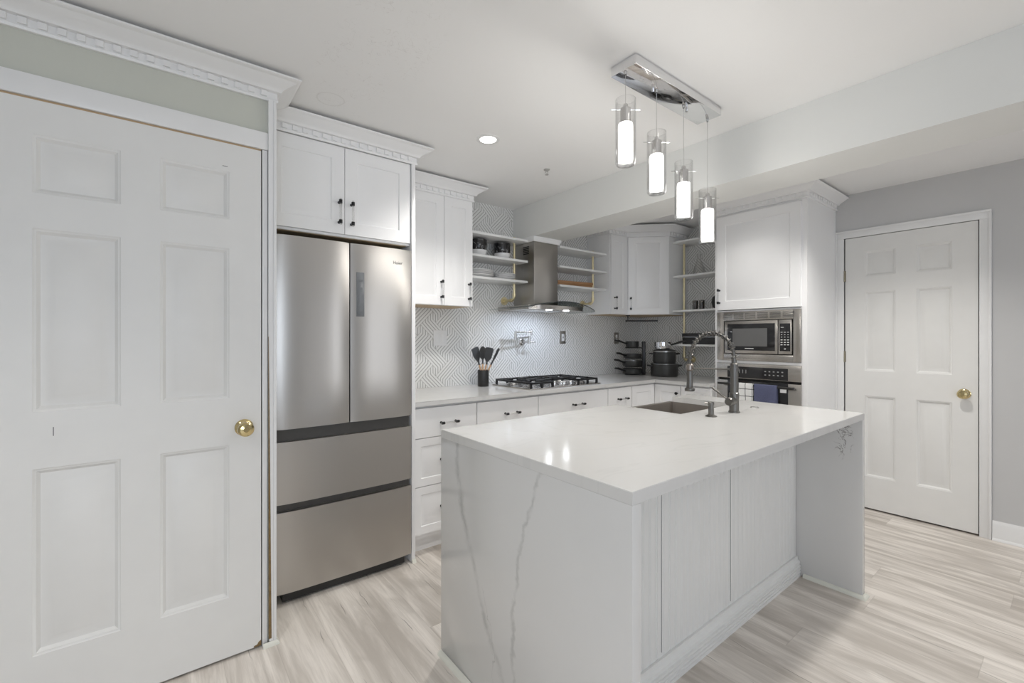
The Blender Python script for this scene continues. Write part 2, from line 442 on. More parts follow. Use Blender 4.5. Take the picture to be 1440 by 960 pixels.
def bead_mat():
    a = N('painted_beadboard'); x, y, z = a.xyz(); f = a.noise(a.obj, 8, 2)
    a.set(a.mix(f, (.77, .775, .76), (.80, .80, .79)), .42); return a.mat
M['bead'] = bead_mat()
def check_mat():
    a = N('white_windowpane_check_cloth'); x, y, z = a.xyz()
    wv = a.m('MULTIPLY_ADD', a.noise(a.obj, 14, 2), .012, -.006)
    def ln(c, p, o): 
        fr = a.m('FRACT', a.m('ADD', a.m('DIVIDE', a.m('ADD', c, wv), p), o)); return a.m('LESS_THAN', a.m('ABSOLUTE', a.m('SUBTRACT', fr, .5)), .045)
    l = a.m('MAXIMUM', ln(x, .05, .12), ln(z, .055, .35))
    a.set(a.mix(l, (.82, .82, .81), (.10, .10, .10)), .95); a.bump(a.noise(a.obj, 250, 2), .3, .002); return a.mat
M['check'] = check_mat()
def marble_black():
    a = N('black_marbled_glaze'); a.xyz(); n2 = a.noise(a.obj, 7, 3, .6, 2.)
    cr = a.smooth(a.m('ABSOLUTE', a.m('SUBTRACT', n2, .58)), 0, .012, 1, 0)
    a.set(a.mix(cr, (.015, .015, .016), (.7, .7, .7)), .15); return a.mat
M['marble_black'] = marble_black()

# ------------------------------------------------------------------ the room
YA, XB = 3.01, 4.138           # rear tiled wall plane, right wall plane
YC = 2.10                      # plane of the closet wall on the left
X0, Y0 = -1.6, -3.0
MB().box(X0-.12, XB+.12, Y0-.12, YA+.12, -.05, 0).out('floor', M['floor'], kind='structure')
MB().box(X0-.12, XB+.12, Y0-.12, YA+.12, CEIL, CEIL+.06).out('ceiling', M['ceiling'], kind='structure')
MB().box(.375, XB+.12, YA, YA+.12, 0, CEIL).out('wall_rear', M['tileA'], kind='structure')
b = MB(); b.box(XB, XB+.12, 1.9, YA, 0, CEIL)
b.out('wall_right_tiled', M['tileB'], kind='structure')
DR0, DR1 = .418, 1.129         # right door opening
b = MB(); b.box(XB, XB+.12, DR1+.012, 1.9, 0, CEIL); b.box(XB, XB+.12, Y0, DR0-.012, 0, CEIL); b.box(XB, XB+.12, DR0-.012, DR1+.012, 2.038, CEIL)
b.out('wall_right', M['wall_grey'], kind='structure')
DL0, DL1 = -.445, .317
b = MB(); b.box(X0, DL0-.012, YC, YC+.1, 0, CEIL); b.box(DL1+.010, .365, YC, YC+.1, 0, CEIL); b.box(DL0-.012, DL1+.010, YC, YC+.1, 2.056, CEIL)
b.box(.335, .365, YC+.1, YA, 0, CEIL)
b.out('wall_closet', M['wall_green'], kind='structure')
b = MB(); b.box(X0-.12, X0, Y0, -1.8, 0, CEIL); b.box(X0-.12, X0, -.2, YC+.1, 0, CEIL); b.box(X0-.12, X0, -1.8, -.2, 0, .4); b.box(X0-.12, X0, -1.8, -.2, 2.2, CEIL)
b.out('wall_left', M['wall_grey'], kind='structure')
b = MB()
for x0, x1 in ((X0-.12, -1.55), (-.05, 2.5), (3.4, XB+.12)): b.box(x0, x1, Y0-.12, Y0, 0, CEIL)
for x0, x1 in ((-1.55, -.05), (2.5, 3.4)): b.box(x0, x1, Y0-.12, Y0, 0, .4); b.box(x0, x1, Y0-.12, Y0, 2.25, CEIL)
b.out('wall_front', M['wall_grey'], kind='structure')
def window(n, x0, x1, z0, z1, ax):
    def bx(b, a0, a1, c0, c1, t0=-.09, t1=-.03):
        if ax == 'y': b.box(a0, a1, Y0+t0, Y0+t1, c0, c1)
        else: b.box(X0+t0, X0+t1, a0, a1, c0, c1)
    b = MB(); f = .05
    bx(b, x0, x0+f, z0, z1); bx(b, x1-f, x1, z0, z1); bx(b, x0+f, x1-f, z0, z0+f); bx(b, x0+f, x1-f, z1-f, z1); bx(b, x0+f, x1-f, (z0+z1)/2-.02, (z0+z1)/2+.02)
    o = b.out('window_%d' % n, M['trim'], kind='structure')
    b = MB(); bx(b, x0+f, x1-f, z0+f, (z0+z1)/2-.02, -.064, -.06); bx(b, x0+f, x1-f, (z0+z1)/2+.02, z1-f, -.064, -.06)
    b.out('pane', M['pane'], o)
window(1, -1.55, -.05, .4, 2.25, 'y'); window(2, 2.5, 3.4, .4, 2.25, 'y'); window(3, -1.8, -.2, .4, 2.2, 'x')  # unseen windows, added to bring in daylight and reflections

# dropped beam
MB().box(2.36, 2.688, Y0, YA-.001, 2.10, CEIL-.0005).out('trim_1', M['beam'], kind='structure')['label'] = 'pale grey dropped ceiling beam running over the island'

# panelled interior doors
STEPS = [(.004, .0035), (.008, .004), (.017, .013), (.024, .013), (.050, .004), (.053, .003)]
def six_panel(w, h, st, mul):
    pw = (w-2*st-mul)/2; k = h/2.035; P = []
    for z0, z1 in ((.235, .84), (1.025, 1.62), (1.735, 1.925)):
        for xa in (st, st+pw+mul): P.append((xa, xa+pw, z0*k, z1*k))
    return P
def door_knob(parent, loc, rz, mat, name='door_knob'):
    b = MB(Matrix.Translation(loc) @ Matrix.Rotation(rz, 4, 'Z'))
    b.lathe([(0, 0), (.032, 0), (.033, -.004), (.026, -.010), (.014, -.014), (.011, -.030), (.014, -.036), (.024, -.042), (.029, -.052), (.028, -.062), (.021, -.069), (.010, -.0705), (.0095, -.068), (0, -.068)], axis='y')
    return b.out(name, mat, parent, label='polished brass door knob')
b = MB(); b.slab(DL1-DL0, 2.035, .035, six_panel(DL1-DL0, 2.035, .111, .108), STEPS)
d1 = b.out('door_1', M['door'], kind='structure', weld=True); d1.location = (DL0, YC-.013, .010)
d1['label'] = 'large white six panel door at the left edge'
door_knob(d1, (.256-DL0, 0, .905), 0, M['brass'])
b = MB(); b.prism([(.735, 0), (.762, 0), (.762, .022), (.752, .016), (.748, .008), (.737, .006)], -.0006, .002, 'y')
b.out('chipped_corner', M['exposed'], d1, label='bare wood showing at a chipped lower corner')
b = MB(); b.box(.158, .1605, -.0006, .001, .943, .972, 0); b.box(.628, .645, -.0006, .001, 1.942, 1.9445)
b.out('scuff_mark', M['printdark'], d1, label='small dark scuffs in the white paint')
b = MB(); b.slab(DR1-DR0, 2.02, .035, six_panel(DR1-DR0, 2.02, .120, .112), STEPS)
d2 = b.out('door_2', M['door'], kind='structure', weld=True); d2.location = (XB-.004, DR1, .012); d2.rotation_euler = (0, 0, R(-90))
d2['label'] = 'white six panel door in the grey wall at the right'
door_knob(d2, (DR1-.482, 0, .897), 0, M['brass'])
for z in (1.735, 1.12):
    b = MB(); b.cyl((-.004, -.006, z-.042), (-.004, -.006, z+.042), .0045, n=12); b.box(-.008, .004, -.002, .0, z-.042, z+.042)
    b.out('hinge', plain('tarnished_brass', (.30, .27, .20), .35, metal=.9), d2)
o = MB().box(0, .762, .004, .03, 2.0355, 2.0425).out('raw_edge', plain('raw_tan_wood', (.50, .36, .22), .8), d1, label='unpainted tan wood along the top gap')
# black panels that put the shade of closet and hall into the door gaps
MB().box(DL0-.011, DL1+.009, YC+.05, YC+.09, 0.001, 2.055).out('gap_shade_panel', M['gap'], d1).matrix_parent_inverse = Matrix.Translation(d1.location).inverted()
o = MB().box(XB+.06, XB+.1, DR0-.011, DR1+.011, .001, 2.037).out('gap_shade_panel', M['gap'], d2)
bpy.context.view_layer.update(); o.matrix_parent_inverse = d2.matrix_world.inverted()

# door casings, baseboards
def casing_prof(b, x0, x1, y0, y1, z0, z1): b.box(x0, x1, y0, y1, z0, z1, .004, 2)
b = MB()
b.box(DL1+.004, DL1+.024, YC-.014, YC-.0005, 0, 2.052, .003); b.box(DL0-.07, DL0-.004, YC-.016, YC-.0005, 0, 2.052, .003)
b.box(DL0-.07, DL1+.026, YC-.018, YC-.0005, 2.053, 2.125, .004)
b.out('trim_2', M['trim'], kind='structure')['label'] = 'white casing around the left door'
b = MB(); y0, y1 = DR0-.003, DR1+.003
for (a, c) in ((DR0-.06, DR0-.005), (DR1+.007, DR1+.062)):
    b.box(XB-.012, XB-.0005, a, c, 0, 2.0355, .001)
    b.box(XB-.018, XB-.0121, (a if a < .5 else c-.014), (a+.014 if a < .5 else c), 0, 2.0775, .002)
b.box(XB-.012, XB-.0005, DR0-.06, DR1+.062, 2.0355, 2.090, .001); b.box(XB-.018, XB-.0121, DR0-.06, DR1+.062, 2.078, 2.092, .002)
b.out('trim_3', M['trim'], kind='structure')['label'] = 'white casing around the right door'
b = MB(); b.sweep([(XB-.0005, DR0-.062), (XB-.0005, Y0+.001)], [(0, 0), (.020, 0), (.019, .010), (.014, .016), (.013, .085), (.010, .093), (.010, .106), (.006, .112), (.003, .122), (0, .122)])
b.out('baseboard_right', M['trim'], kind='structure')
b = MB(); b.sweep([(DL0-.08, YC-.0005), (X0+.001, YC-.0005)][::-1], [(0, 0), (.014, 0), (.013, .085), (.006, .11), (0, .12)])
b.out('baseboard_left', M['trim'], kind='structure')
# torn strip and corner post between closet door and refrigerator
b = MB(); b.prism([(.346, 0), (.3655, 0), (.3655, 2.262), (.3425, 2.262), (.3425, 1.35)], YC-.024, YC-.0005, 'y')
b.box(.3605, .372, YC-.028, YC-.018, .0, 2.262, .002)
b.out('trim_4', M['trim'], kind='structure')['label'] = 'white corner strip coming loose beside the refrigerator'
b = MB(); b.prism([(.3425, .03), (.3535, .03), (.3500, .5), (.3430, 1.28), (.3415, 1.28)], YC-.0262, YC-.0245, 'y')
b.out('trim_5', M['exposed'], kind='structure')['label'] = 'raw splintered wood where the corner strip is torn'
b = MB(); b.sweep([(.322, YC-.026), (.374, YC-.026), (.374, YC-.002)], [(0, 0), (.010, 0), (.009, .006), (.003, .016), (0, .018)])
b.out('trim_6', M['shoe'], kind='structure')

def crown_prof(z0, z1, pr):
    h = z1-z0
    return [(0, z0), (.012, z0), (.014, z0+.10*h), (.010, z0+.14*h), (.010, z0+.42*h), (.024, z0+.45*h), (.027, z0+.52*h),
            (.034, z0+.60*h), (.052, z0+.72*h), (pr-.016, z0+.84*h), (pr-.012, z0+.88*h), (pr-.004, z0+.90*h), (pr, z0+.94*h), (pr, z1), (0, z1)]
def crown(path, z0, z1, pr, pitch=.042, tooth=.022, mb=None):
    b = mb or MB(); b.sweep(path, crown_prof(z0, z1, pr)); h = z1-z0
    for i in range(len(path)-1):
        p, q = Vector(path[i]), Vector(path[i+1]); d = (q-p); L = d.length; d.normalize(); n = Vector((d.y, -d.x))
        k = int(L/pitch); st = (L-(k-1)*pitch)/2
        for j in range(k):
            c = p+d*(st+j*pitch)
            Mx = Matrix(((d.x, n.x, 0, c.x), (d.y, n.y, 0, c.y), (0, 0, 1, 0), (0, 0, 0, 1)))
            t = MB(Mx); t.box(-tooth/2, tooth/2, .009, .0180, z0+.17*h, z0+.41*h)
            V = {v: b.bm.verts.new(v.co) for v in t.bm.verts}
            for f in t.bm.faces: b.bm.faces.new([V[v] for v in f.verts])
            t.bm.free()
    return b
crown([(X0+.02, YC-.0005), (.368, YC-.0005), (.368, YC+.18)], 2.262, 2.352, .088, .0455, .021).out('trim_7', M['trim'], kind='structure')['label'] = 'white crown moulding with dentils above the left door'

# ------------------------------------------------------------------ kitchen cabinets
def handle(parent, p, q, face='y', name='handle'):
    # clear bar on two black posts; local coordinates, sticking out towards -y
    b = MB(); p, q = Vector(p), Vector(q); o = Vector((0, -.028, 0)); d = (q-p).normalized()
    for c in (p, q):
        b.cyl(c, c+o*.75, .0045, n=12); b.lathe([(0, 0), (.0075, 0), (.0075, -.003), (0, -.003)], c=tuple(c), n=12, axis='y')
        b.tube([c+o-d*.009, c+o+d*.009], .0085, 14)
    b.mi = 1; b.tube([p+o-d*.016, q+o+d*.016], .0058, 10)
    return b.out(name, [M['blackmetal'], M['acrylic']], parent, label='clear bar handle on black posts')
CST = [(.004, .001), (.007, .006), (.013, .006), (.032, .0005)]
def cab_door(parent, x0, x1, z0, z1, y=0, rail=.055, hnd=None, name='door', flat=False):
    w_, h_ = x1-x0, z1-z0
    b = MB(Matrix.Translation((x0, y, z0)))
    b.slab(w_, h_, .019, [] if flat else [(rail, w_-rail, rail, h_-rail)], CST)
    o = b.out(name, M['cab'], parent, weld=True)
    if hnd: handle(o, (hnd[0], y, hnd[1]), (hnd[2], y, hnd[3]))
    return o
def carcass(parent, x0, x1, z0, z1, d, toe=0, name='body', under=True, y=.0195):
    b = MB(); b.box(x0, x1, y, d, z0+toe, z1)
    if toe: b.box(x0, x1, y+.06, d, z0, z0+toe)
    if under and not toe:
        b.mi = 1; b.box(x0+.012, x1-.012, y+.014, d-.002, z0-.002, z0+.002)
    return b.out(name, [M['cab'], M['underside']], parent)

# over the refrigerator
t = thing('wall_cabinet', 'white two door cabinet with dentil crown above the steel refrigerator', 'cabinet', (0, 2.355, 0))
carcass(t, .376, 1.108, 1.80, 2.32, YA-2.355-.002)
cab_door(t, .380, .7385, 1.812, 2.258, hnd=(.711, 1.868, .711, 1.970), rail=.06)
cab_door(t, .7415, 1.104, 1.812, 2.258, hnd=(.774, 1.866, .774, 1.968), rail=.06)
crown([(.376, 0.004), (1.132, 0.004), (1.132, .27)], 2.262, 2.352, .085, .046, .022).out('crown_moulding', M['cab'], t)
# tall end panel
t = thing('end_panel', 'tall narrow white panel on the right side of the refrigerator', 'panel', (1.110, 2.345, 0))
MB().box(0, .022, 0, YA-2.347, 0, 2.262, .001).out('board', M['cab'], t)
b = MB(); b.sweep([(-.001, -.0005), (.0235, -.0005)], [(0, 0), (.012, 0), (.010, .008), (.003, .018), (0, .018)]); b.out('shoe_moulding', M['shoe'], t)
# wall cabinet right of the refrigerator
t = thing('wall_cabinet', 'tall white two door wall cabinet between refrigerator and open shelves', 'cabinet', (0, 2.71, 0))
carcass(t, 1.134, 1.758, 1.50, 2.32, YA-2.71-.002)
cab_door(t, 1.150, 1.5215, 1.502, 2.252, hnd=(1.500, 1.556, 1.500, 1.660))
cab_door(t, 1.5245, 1.755, 1.502, 2.252, hnd=(1.722, 1.554, 1.722, 1.657))
crown([(1.134, 0.012), (1.758, 0.012), (1.758, .296)], 2.254, 2.352, .085, .046, .022).out('crown_moulding', M['cab'], t)
# corner wall cabinet
t = thing('corner_wall_cabinet', 'white corner wall cabinet with a narrow door and an angled door', 'cabinet')
b = MB(); pl = [(3.288, YA-.002), (3.288, 2.73), (3.54, 2.73), (3.823, 2.447), (XB-.002, 2.447), (XB-.002, YA-.002)]
b.prism(pl, 1.50, 2.30, 'z'); b.mi = 1
b.prism([(3.30, YA-.012), (3.30, 2.745), (3.545, 2.745), (3.83, 2.460), (XB-.012, 2.460), (XB-.012, YA-.012)], 1.498, 1.501, 'z')
b.out('body', [M['cab'], M['underside']], t)
dn = cab_door(t, 3.292, 3.522, 1.502, 2.245, y=2.7105, rail=.05)
handle(dn, (3.339, 2.7105, 1.553), (3.339, 2.7105, 1.654))
b = MB(); b.slab(.372, .743, .019, [(.07, .302, .055, .69)], CST)
dd = b.out('door', M['cab'], t, weld=True)
dd.location = (3.54+.014*.7071-.0195*.7071+.003, 2.73-.014*.7071-.0195*.7071+.003, 1.502); dd.rotation_euler = (0, 0, R(-45))
hh = handle(dd, (.024, 0, .053), (.024, 0, .153))
crown(pl[:5], 2.250, 2.350, .08, .046, .022).out('crown_moulding', M['cab'], t)
# tall oven cabinet
XT = 3.55
t = thing('oven_cabinet', 'tall white cabinet housing the microwave and wall oven', 'cabinet', (XT, 1.852, 0), R(-90))
DT = XB-XT-.002; WT = 1.852-1.191
b = MB(); b.box(0, .022, .0, DT, 0, 2.32); b.box(WT-.034, WT, 0, DT, 0, 2.32)
b.box(.022, WT-.034, 0, DT, 2.25, 2.32); b.box(.022, WT-.034, 0, DT, 1.481, 1.492); b.box(.022, WT-.034, .0, DT, 1.078, 1.098)
b.box(.022, WT-.034, 0, DT, .30, .345); b.box(.022, WT-.034, DT-.02, DT, .345, 2.25); b.box(.022, WT-.034, .06, DT-.02, .0, .1)
b.out('body', M['cab'], t)
cab_door(t, .024, WT-.034, 1.497, 2.244, y=-.019, rail=.065, hnd=(.046, 1.556, .046, 1.656))
dr = cab_door(t, .024, WT-.034, .105, .297, y=-.019, rail=.045, name='drawer')
handle(dr, (.25, -.019, .2), (.36, -.019, .2))
crown([(-.0, 0), (WT, 0), (WT, DT)], 2.262, 2.350, .085, .046, .022).out('crown_moulding', M['cab'], t)

# base cabinets along the tiled wall: doors in plane Y=2.375
YD = 2.375; DB = YA-YD-.002
def hpull(o, xc, z, y=0, s=.05): handle(o, (xc-s, y, z), (xc+s, y, z))
t = thing('base_cabinet', 'white three drawer base cabinet beside the refrigerator panel', 'cabinet', (1.134, YD, 0))
carcass(t, 0, .436, 0, .872, DB, .10)
for z0, z1, hz in ((.690, .862, .768), (.408, .686, .548), (.128, .404, .268)):
    o = cab_door(t, .004, .433, z0, z1, rail=.042, name='drawer', flat=(z0 > .6)); hpull(o, .230, hz)
t = thing('base_cabinet', 'white base cabinet with a plain drawer, second from the refrigerator', 'cabinet', (1.5715, YD, 0))
carcass(t, 0, .519, 0, .872, DB, .10)
o = cab_door(t, .003, .516, .690, .862, name='drawer', flat=True); hpull(o, .275, .772)
o = cab_door(t, .003, .258, .128, .686); o = cab_door(t, .261, .516, .128, .686)
t = thing('base_cabinet', 'wide white base cabinet under the gas cooktop', 'cabinet', (2.0915, YD, 0))
carcass(t, 0, .750, 0, .872, DB, .10)
o = cab_door(t, .003, .747, .690, .862, name='drawer', flat=True); hpull(o, .397, .772)
o = cab_door(t, .003, .373, .128, .686); o = cab_door(t, .376, .747, .128, .686)
t = thing('base_cabinet', 'narrow white drawer cabinet right of the cooktop', 'cabinet', (2.8425, YD, 0))
carcass(t, 0, .311, 0, .872, DB, .10)
o = cab_door(t, .003, .308, .690, .862, name='drawer', flat=True); hpull(o, .177, .769)
o = cab_door(t, .003, .308, .408, .686, rail=.042, name='drawer'); hpull(o, .177, .548)
o = cab_door(t, .003, .308, .128, .404, rail=.042, name='drawer'); hpull(o, .177, .268)
# corner base cabinet: one leaf on each side of the inner corner
XF = 3.48
t = thing('corner_base_cabinet', 'white corner base cabinet with two leaves meeting under the pans', 'cabinet')
b = MB(); b.prism([(3.1545, YA-.002), (3.1545, YD+.0195), (XF+.0195, YD+.0195), (XF+.0195, 2.12), (XB-.002, 2.12), (XB-.002, YA-.002)], .10, .872, 'z')
b.prism([(3.1545, YA-.002), (3.1545, YD+.08), (XF+.08, YD+.08), (XF+.08, 2.12), (XB-.002, 2.12), (XB-.002, YA-.002)], .0, .10, 'z')
b.out('body', M['cab'], t)
cab_door(t, 3.157, XF-.002, .128, .862, y=YD, rail=.055)
b = MB(); b.slab(YD-.002-2.122, .734, .019, [(.055, .196, .055, .679)], CST)
o = b.out('door', M['cab'], t, weld=True); o.location = (XF, YD-.002, .128); o.rotation_euler = (0, 0, R(-90))
b = MB(); b.lathe([(0, 0), (.006, 0), (.005, -.014), (.012, -.018), (.013, -.026), (0, -.028)], c=(.225, 0, .672), n=16, axis='y'); b.out('knob', M['blackmetal'], o)
t = thing('base_cabinet', 'white base cabinet between the pans corner and the oven cabinet', 'cabinet', (XF, 2.118, 0), R(-90))
carcass(t, 0, .264, 0, .872, XB-XF-.002, .10)
o = cab_door(t, .003, .261, .690, .862, name='drawer', rail=.035); o = cab_door(t, .003, .261, .128, .686)

# worktop
b = MB(); b.prism([(1.134, YA-.001), (1.134, 2.355), (3.46, 2.355), (3.46, 1.854), (XB-.001, 1.854), (XB-.001, YA-.001)], .876, .905, 'z')
bmesh.ops.bevel(b.bm, geom=[e for e in b.bm.edges if abs(e.verts[0].co.z-e.verts[1].co.z) < 1e-5], offset=.003, segments=2, affect='EDGES')
t = thing('worktop', 'white quartz worktop running around the corner under the tiles', 'worktop'); b.out('slab', M['q_top'], t)

# ------------------------------------------------------------------ refrigerator
FX0, FX1, FY = .418, 1.100, 2.325
t = thing('refrigerator', 'stainless french door refrigerator with two bottom drawers', 'refrigerator', (FX0, FY, 0)); W = FX1-FX0
MB().box(.012, W-.012, .062, .64, .045, 1.752).out('body', M['gap'], t)
def bowed(b, x0, x1, z0, z1, bow=.010, t_=.055):
    n = 14; P = []
    for i in range(n+1):
        u = i/n; x = x0+(x1-x0)*u; y = bow*((2*u-1)**4)*.9
        P.append((x, y))
    P2 = P + [(x1, t_), (x0, t_)]
    b.prism(P2, z0, z1, 'z')
    bmesh.ops.bevel(b.bm, geom=[e for e in b.bm.edges if abs(e.verts[0].co.z-e.verts[1].co.z) < 1e-5 and e.verts[0].co.y < .03 and e.verts[1].co.y < .03], offset=.003, segments=2, affect='EDGES')
b = MB(); bowed(b, 0, .3375, .840, 1.765); d = b.out('door', M['steel'], t)
b = MB(); bowed(b, .3435, W, .840, 1.765); d = b.out('door', M['steel'], t)
b = MB(); b.box(.373, .414, .0000, .004, 1.387, 1.617, .001); o = b.out('display_panel', M['display'] if 'display' in M else plain('grey_glass_display', (.17, .18, .19), .18), d)
dpm = plain('grey_display_print', (.13, .14, .15), .4)
for i in range(5): MB().box(.381, .405, -.0008, .0002, 1.400+i*.042, 1.412+i*.042).out('display_icon', dpm, o)
text('logo_lettering', 'Haier', .026, M['printdark'], d, (.571, -.0006, 1.680), (R(90), 0, 0), .0005, .054)
b = MB(); bowed(b, 0, W, .484, .779); b.out('drawer', M['steel'], t)
b = MB(); bowed(b, 0, W, .060, .446); b.out('drawer', M['steel'], t)
b = MB(); b.box(.004, W-.004, .030, .062, .446, .484); b.box(.004, W-.004, .030, .062, .779, .840); b.out('grip_recess', plain('dark_grip_recess', (.09, .088, .085), .35, metal=.5), t)
b = MB(); b.box(.03, W-.03, .03, .60, .012, .060); b.out('plinth', M['black'], t)
for x in (.06, W-.06):
    for y in (.10, .55): MB().cyl((x, y, 0), (x, y, .02), .018, n=16).out('foot', M['black'], t)

# ------------------------------------------------------------------ open shelves and pipes
def shelf(label, x0, x1, y0, y1, z, group, cat='shelf'):
    b = MB(); b.box(x0, x1, y0, y1, z-.018, z, .0015); o = b.out('floating_shelf', M['shelf']); return tag(o, label, cat, group)
SH = (2.066, 1.899, 1.735)
for z, wd in zip(SH, ('top', 'middle', 'lowest')):
    lab = {'top': 'top white shelf left of the range hood, empty', 'middle': 'middle white shelf left of the hood, holding black bowls', 'lowest': 'lowest white shelf left of the hood, holding plates'}[wd]
    shelf(lab, 1.760, 2.318, 2.76, YA-.002, z, 'shelves left of the hood')
    lab = {'top': 'top white shelf right of the range hood, empty', 'middle': 'middle white shelf right of the hood, empty', 'lowest': 'lowest white shelf right of the hood, holding a wooden board'}[wd]
    shelf(lab, 2.675, 3.286, 2.76, YA-.002, z, 'shelves right of the hood')
for z, lab in ((2.204, 'topmost white shelf beside the tall oven cabinet'), (1.873, 'white shelf with a clear glass carafe beside the oven cabinet'),
               (1.541, 'white shelf with two smoked tumblers beside the oven cabinet'), (1.215, 'lowest white shelf by the faucet, holding a black bin')):
    shelf(lab, 3.884, XB-.002, 1.856, 2.445, z, 'shelves beside the oven cabinet')
def pipe_bracket(label, x, y, z0, z1, wx, wy):
    t = thing('shelf_pipe_bracket', label, 'pipe bracket', (x, y, 0), 0, 'gold pipe shelf brackets')
    d = Vector((wx-x, wy-y, 0)); L = d.length; d.normalize()
    b = MB(); rr = .03; pts = [(0, 0, z1), (0, 0, z0+rr)]
    for k in range(1, 7):
        a = math.pi/2*k/6; pts.append((d.x*rr*(1-math.cos(a)), d.y*rr*(1-math.cos(a)), z0+rr-rr*math.sin(a)))
    pts.append((d.x*(L-.006), d.y*(L-.006), z0)); b.tube(pts, .0105, 14); b.out('pipe', M['gold'], t)
    b = MB()
    for q in ((d*.006, d*.046),): b.tube([(q[0].x+d.x*.02, q[0].y+d.y*.02, z0), (q[1].x, q[1].y, z0)], .015, 14)
    b.tube([(0, 0, z0+.028), (0, 0, z0+.055)], .015, 14); b.out('elbow', M['gold'], t)
    b = MB(); e = d*(L-.001); f = d*(L-.009); g = d*(L-.03)
    b.tube([tuple(e+Vector((0, 0, z0))), tuple(f+Vector((0, 0, z0)))], .034, 24); b.tube([tuple(f+Vector((0, 0, z0))), tuple(g+Vector((0, 0, z0)))], .017, 18)
    for k in range(4):
        a = k*math.pi/2+.78; s = Vector((-d.y, d.x, 0))*math.cos(a)*.024+Vector((0, 0, 1))*math.sin(a)*.024
        b.tube([tuple(f+s+Vector((0, 0, z0))), tuple(f-d*.003+s+Vector((0, 0, z0)))], .004, 8)
    b.out('flange', M['gold'], t)
pipe_bracket('gold pipe bracket through the shelves left of the hood', 2.264, 2.872, 1.585, 2.10, 2.264, YA)
pipe_bracket('gold pipe bracket through the shelves right of the hood', 3.219, 2.874, 1.603, 2.10, 3.219, YA)
pipe_bracket('gold pipe bracket at the shelves beside the oven cabinet', 3.985, 2.388, 1.062, 2.185, XB, 2.388)

# ------------------------------------------------------------------ range hood
HX = 2.50
t = thing('range_hood', 'stainless chimney range hood with a curved glass canopy', 'range hood', (HX, YA, 0))
b = MB(); cy = -.268
b.box(-.132, .132, cy, -.001, 1.53, 2.060, .002); b.box(-.1325, -.131, cy+.13, cy+.134, 1.54, 2.05)
b.out('chimney', M['hoodsteel'], t)
b = MB()
for i in range(5): b.box(-.1345, -.1325, -.205, -.130, 1.966+i*.014, 1.973+i*.014)
b.out('vent_grille', M['gap'], t)
b = MB(); b.sweep([(-.132, -.002), (-.132, cy), (.132, cy), (.132, -.002)], [(.0, 2.060), (.010, 2.060), (.018, 2.072), (.022, 2.090), (.022, 2.099), (0, 2.099)])
b.out('crown_moulding', M['cab'], t)
def hood_plan(u):      # u -1..1 along the width: front edge distance from the wall
    return .36 + .16*math.sqrt(max(0, 1-(abs(u))**2.4))
b = MB(); n = 36; rows = 8; th = .006
def gz(u): return 1.502 + .060*math.cos(u*math.pi/2)**1.3
vs = []; fs = []
for s_ in (0, 1):
    for i in range(n+1):
        u = -1+2*i/n
        for j in range(rows+1):
            fr = hood_plan(u); yy = -.09-(fr-.09)*j/rows
            vs.append((u*.45, yy, gz(u)-.0-s_*th))
nn = (n+1)*(rows+1)
for i in range(n):
    for j in range(rows):
        a = i*(rows+1)+j; q = (a, a+1, a+rows+2, a+rows+1); fs.append(q[::-1]); fs.append(tuple(k+nn for k in q))
edge = [i*(rows+1)+rows for i in range(n+1)]; 
for i in range(n): fs.append((edge[i], edge[i+1], edge[i+1]+nn, edge[i]+nn))
back = [i*(rows+1) for i in range(n+1)]
for i in range(n): fs.append((back[i+1], back[i], back[i]+nn, back[i+1]+nn))
for base in (0, n*(rows+1)):
    for j in range(rows):
        q = (base+j, base+j+1, base+j+1+nn, base+j+nn); fs.append(q if base else q[::-1])
b.poly(vs, fs); g = b.out('glass_canopy', M['hoodglass'], t, sharp=50)
b = MB(); b.tube([(u*.45, -hood_plan(u)-.001, gz(u)-.003) for u in [-1+2*i/40 for i in range(41)]], .0032, 8); b.out('canopy_edge', plain('dark_glass_edge', (.06, .07, .07), .15), t)
# motor housing under the glass with rounded front
b = MB(); P = [(-.30, -.001)]
for i in range(13):
    u = -1+2*i/12; P.append((u*.30, -.40-.055*math.sqrt(max(0, 1-u*u))))
P.append((.30, -.001)); b.prism(P, 1.498, 1.530, 'z'); b.out('motor_housing', M['steelh'], t)
b = MB()
for x in (-.135, .0, .135): b.box(x-.058, x+.058, -.36, -.12, 1.4945, 1.4985, .002)
b.out('grease_filter', M['nickel'], t)
for x in (-.095, .095):
    b = MB(); b.lathe([(0, 1.4935), (.022, 1.4935), (.026, 1.4975)], c=(x, -.405, 0), n=20); b.out('lamp', M['led'], t)
    l = bpy.data.lights.new('hood_lamp', 'SPOT'); l.energy = 2.2; l.color = (.72, .82, 1); l.spot_size = R(150); l.spot_blend = .6; l.shadow_soft_size = .02
    o = bpy.data.objects.new('hood_lamp', l); COL.objects.link(o); o.location = (HX+x, YA-.405, 1.488); o.rotation_euler = (R(24), 0, 0)

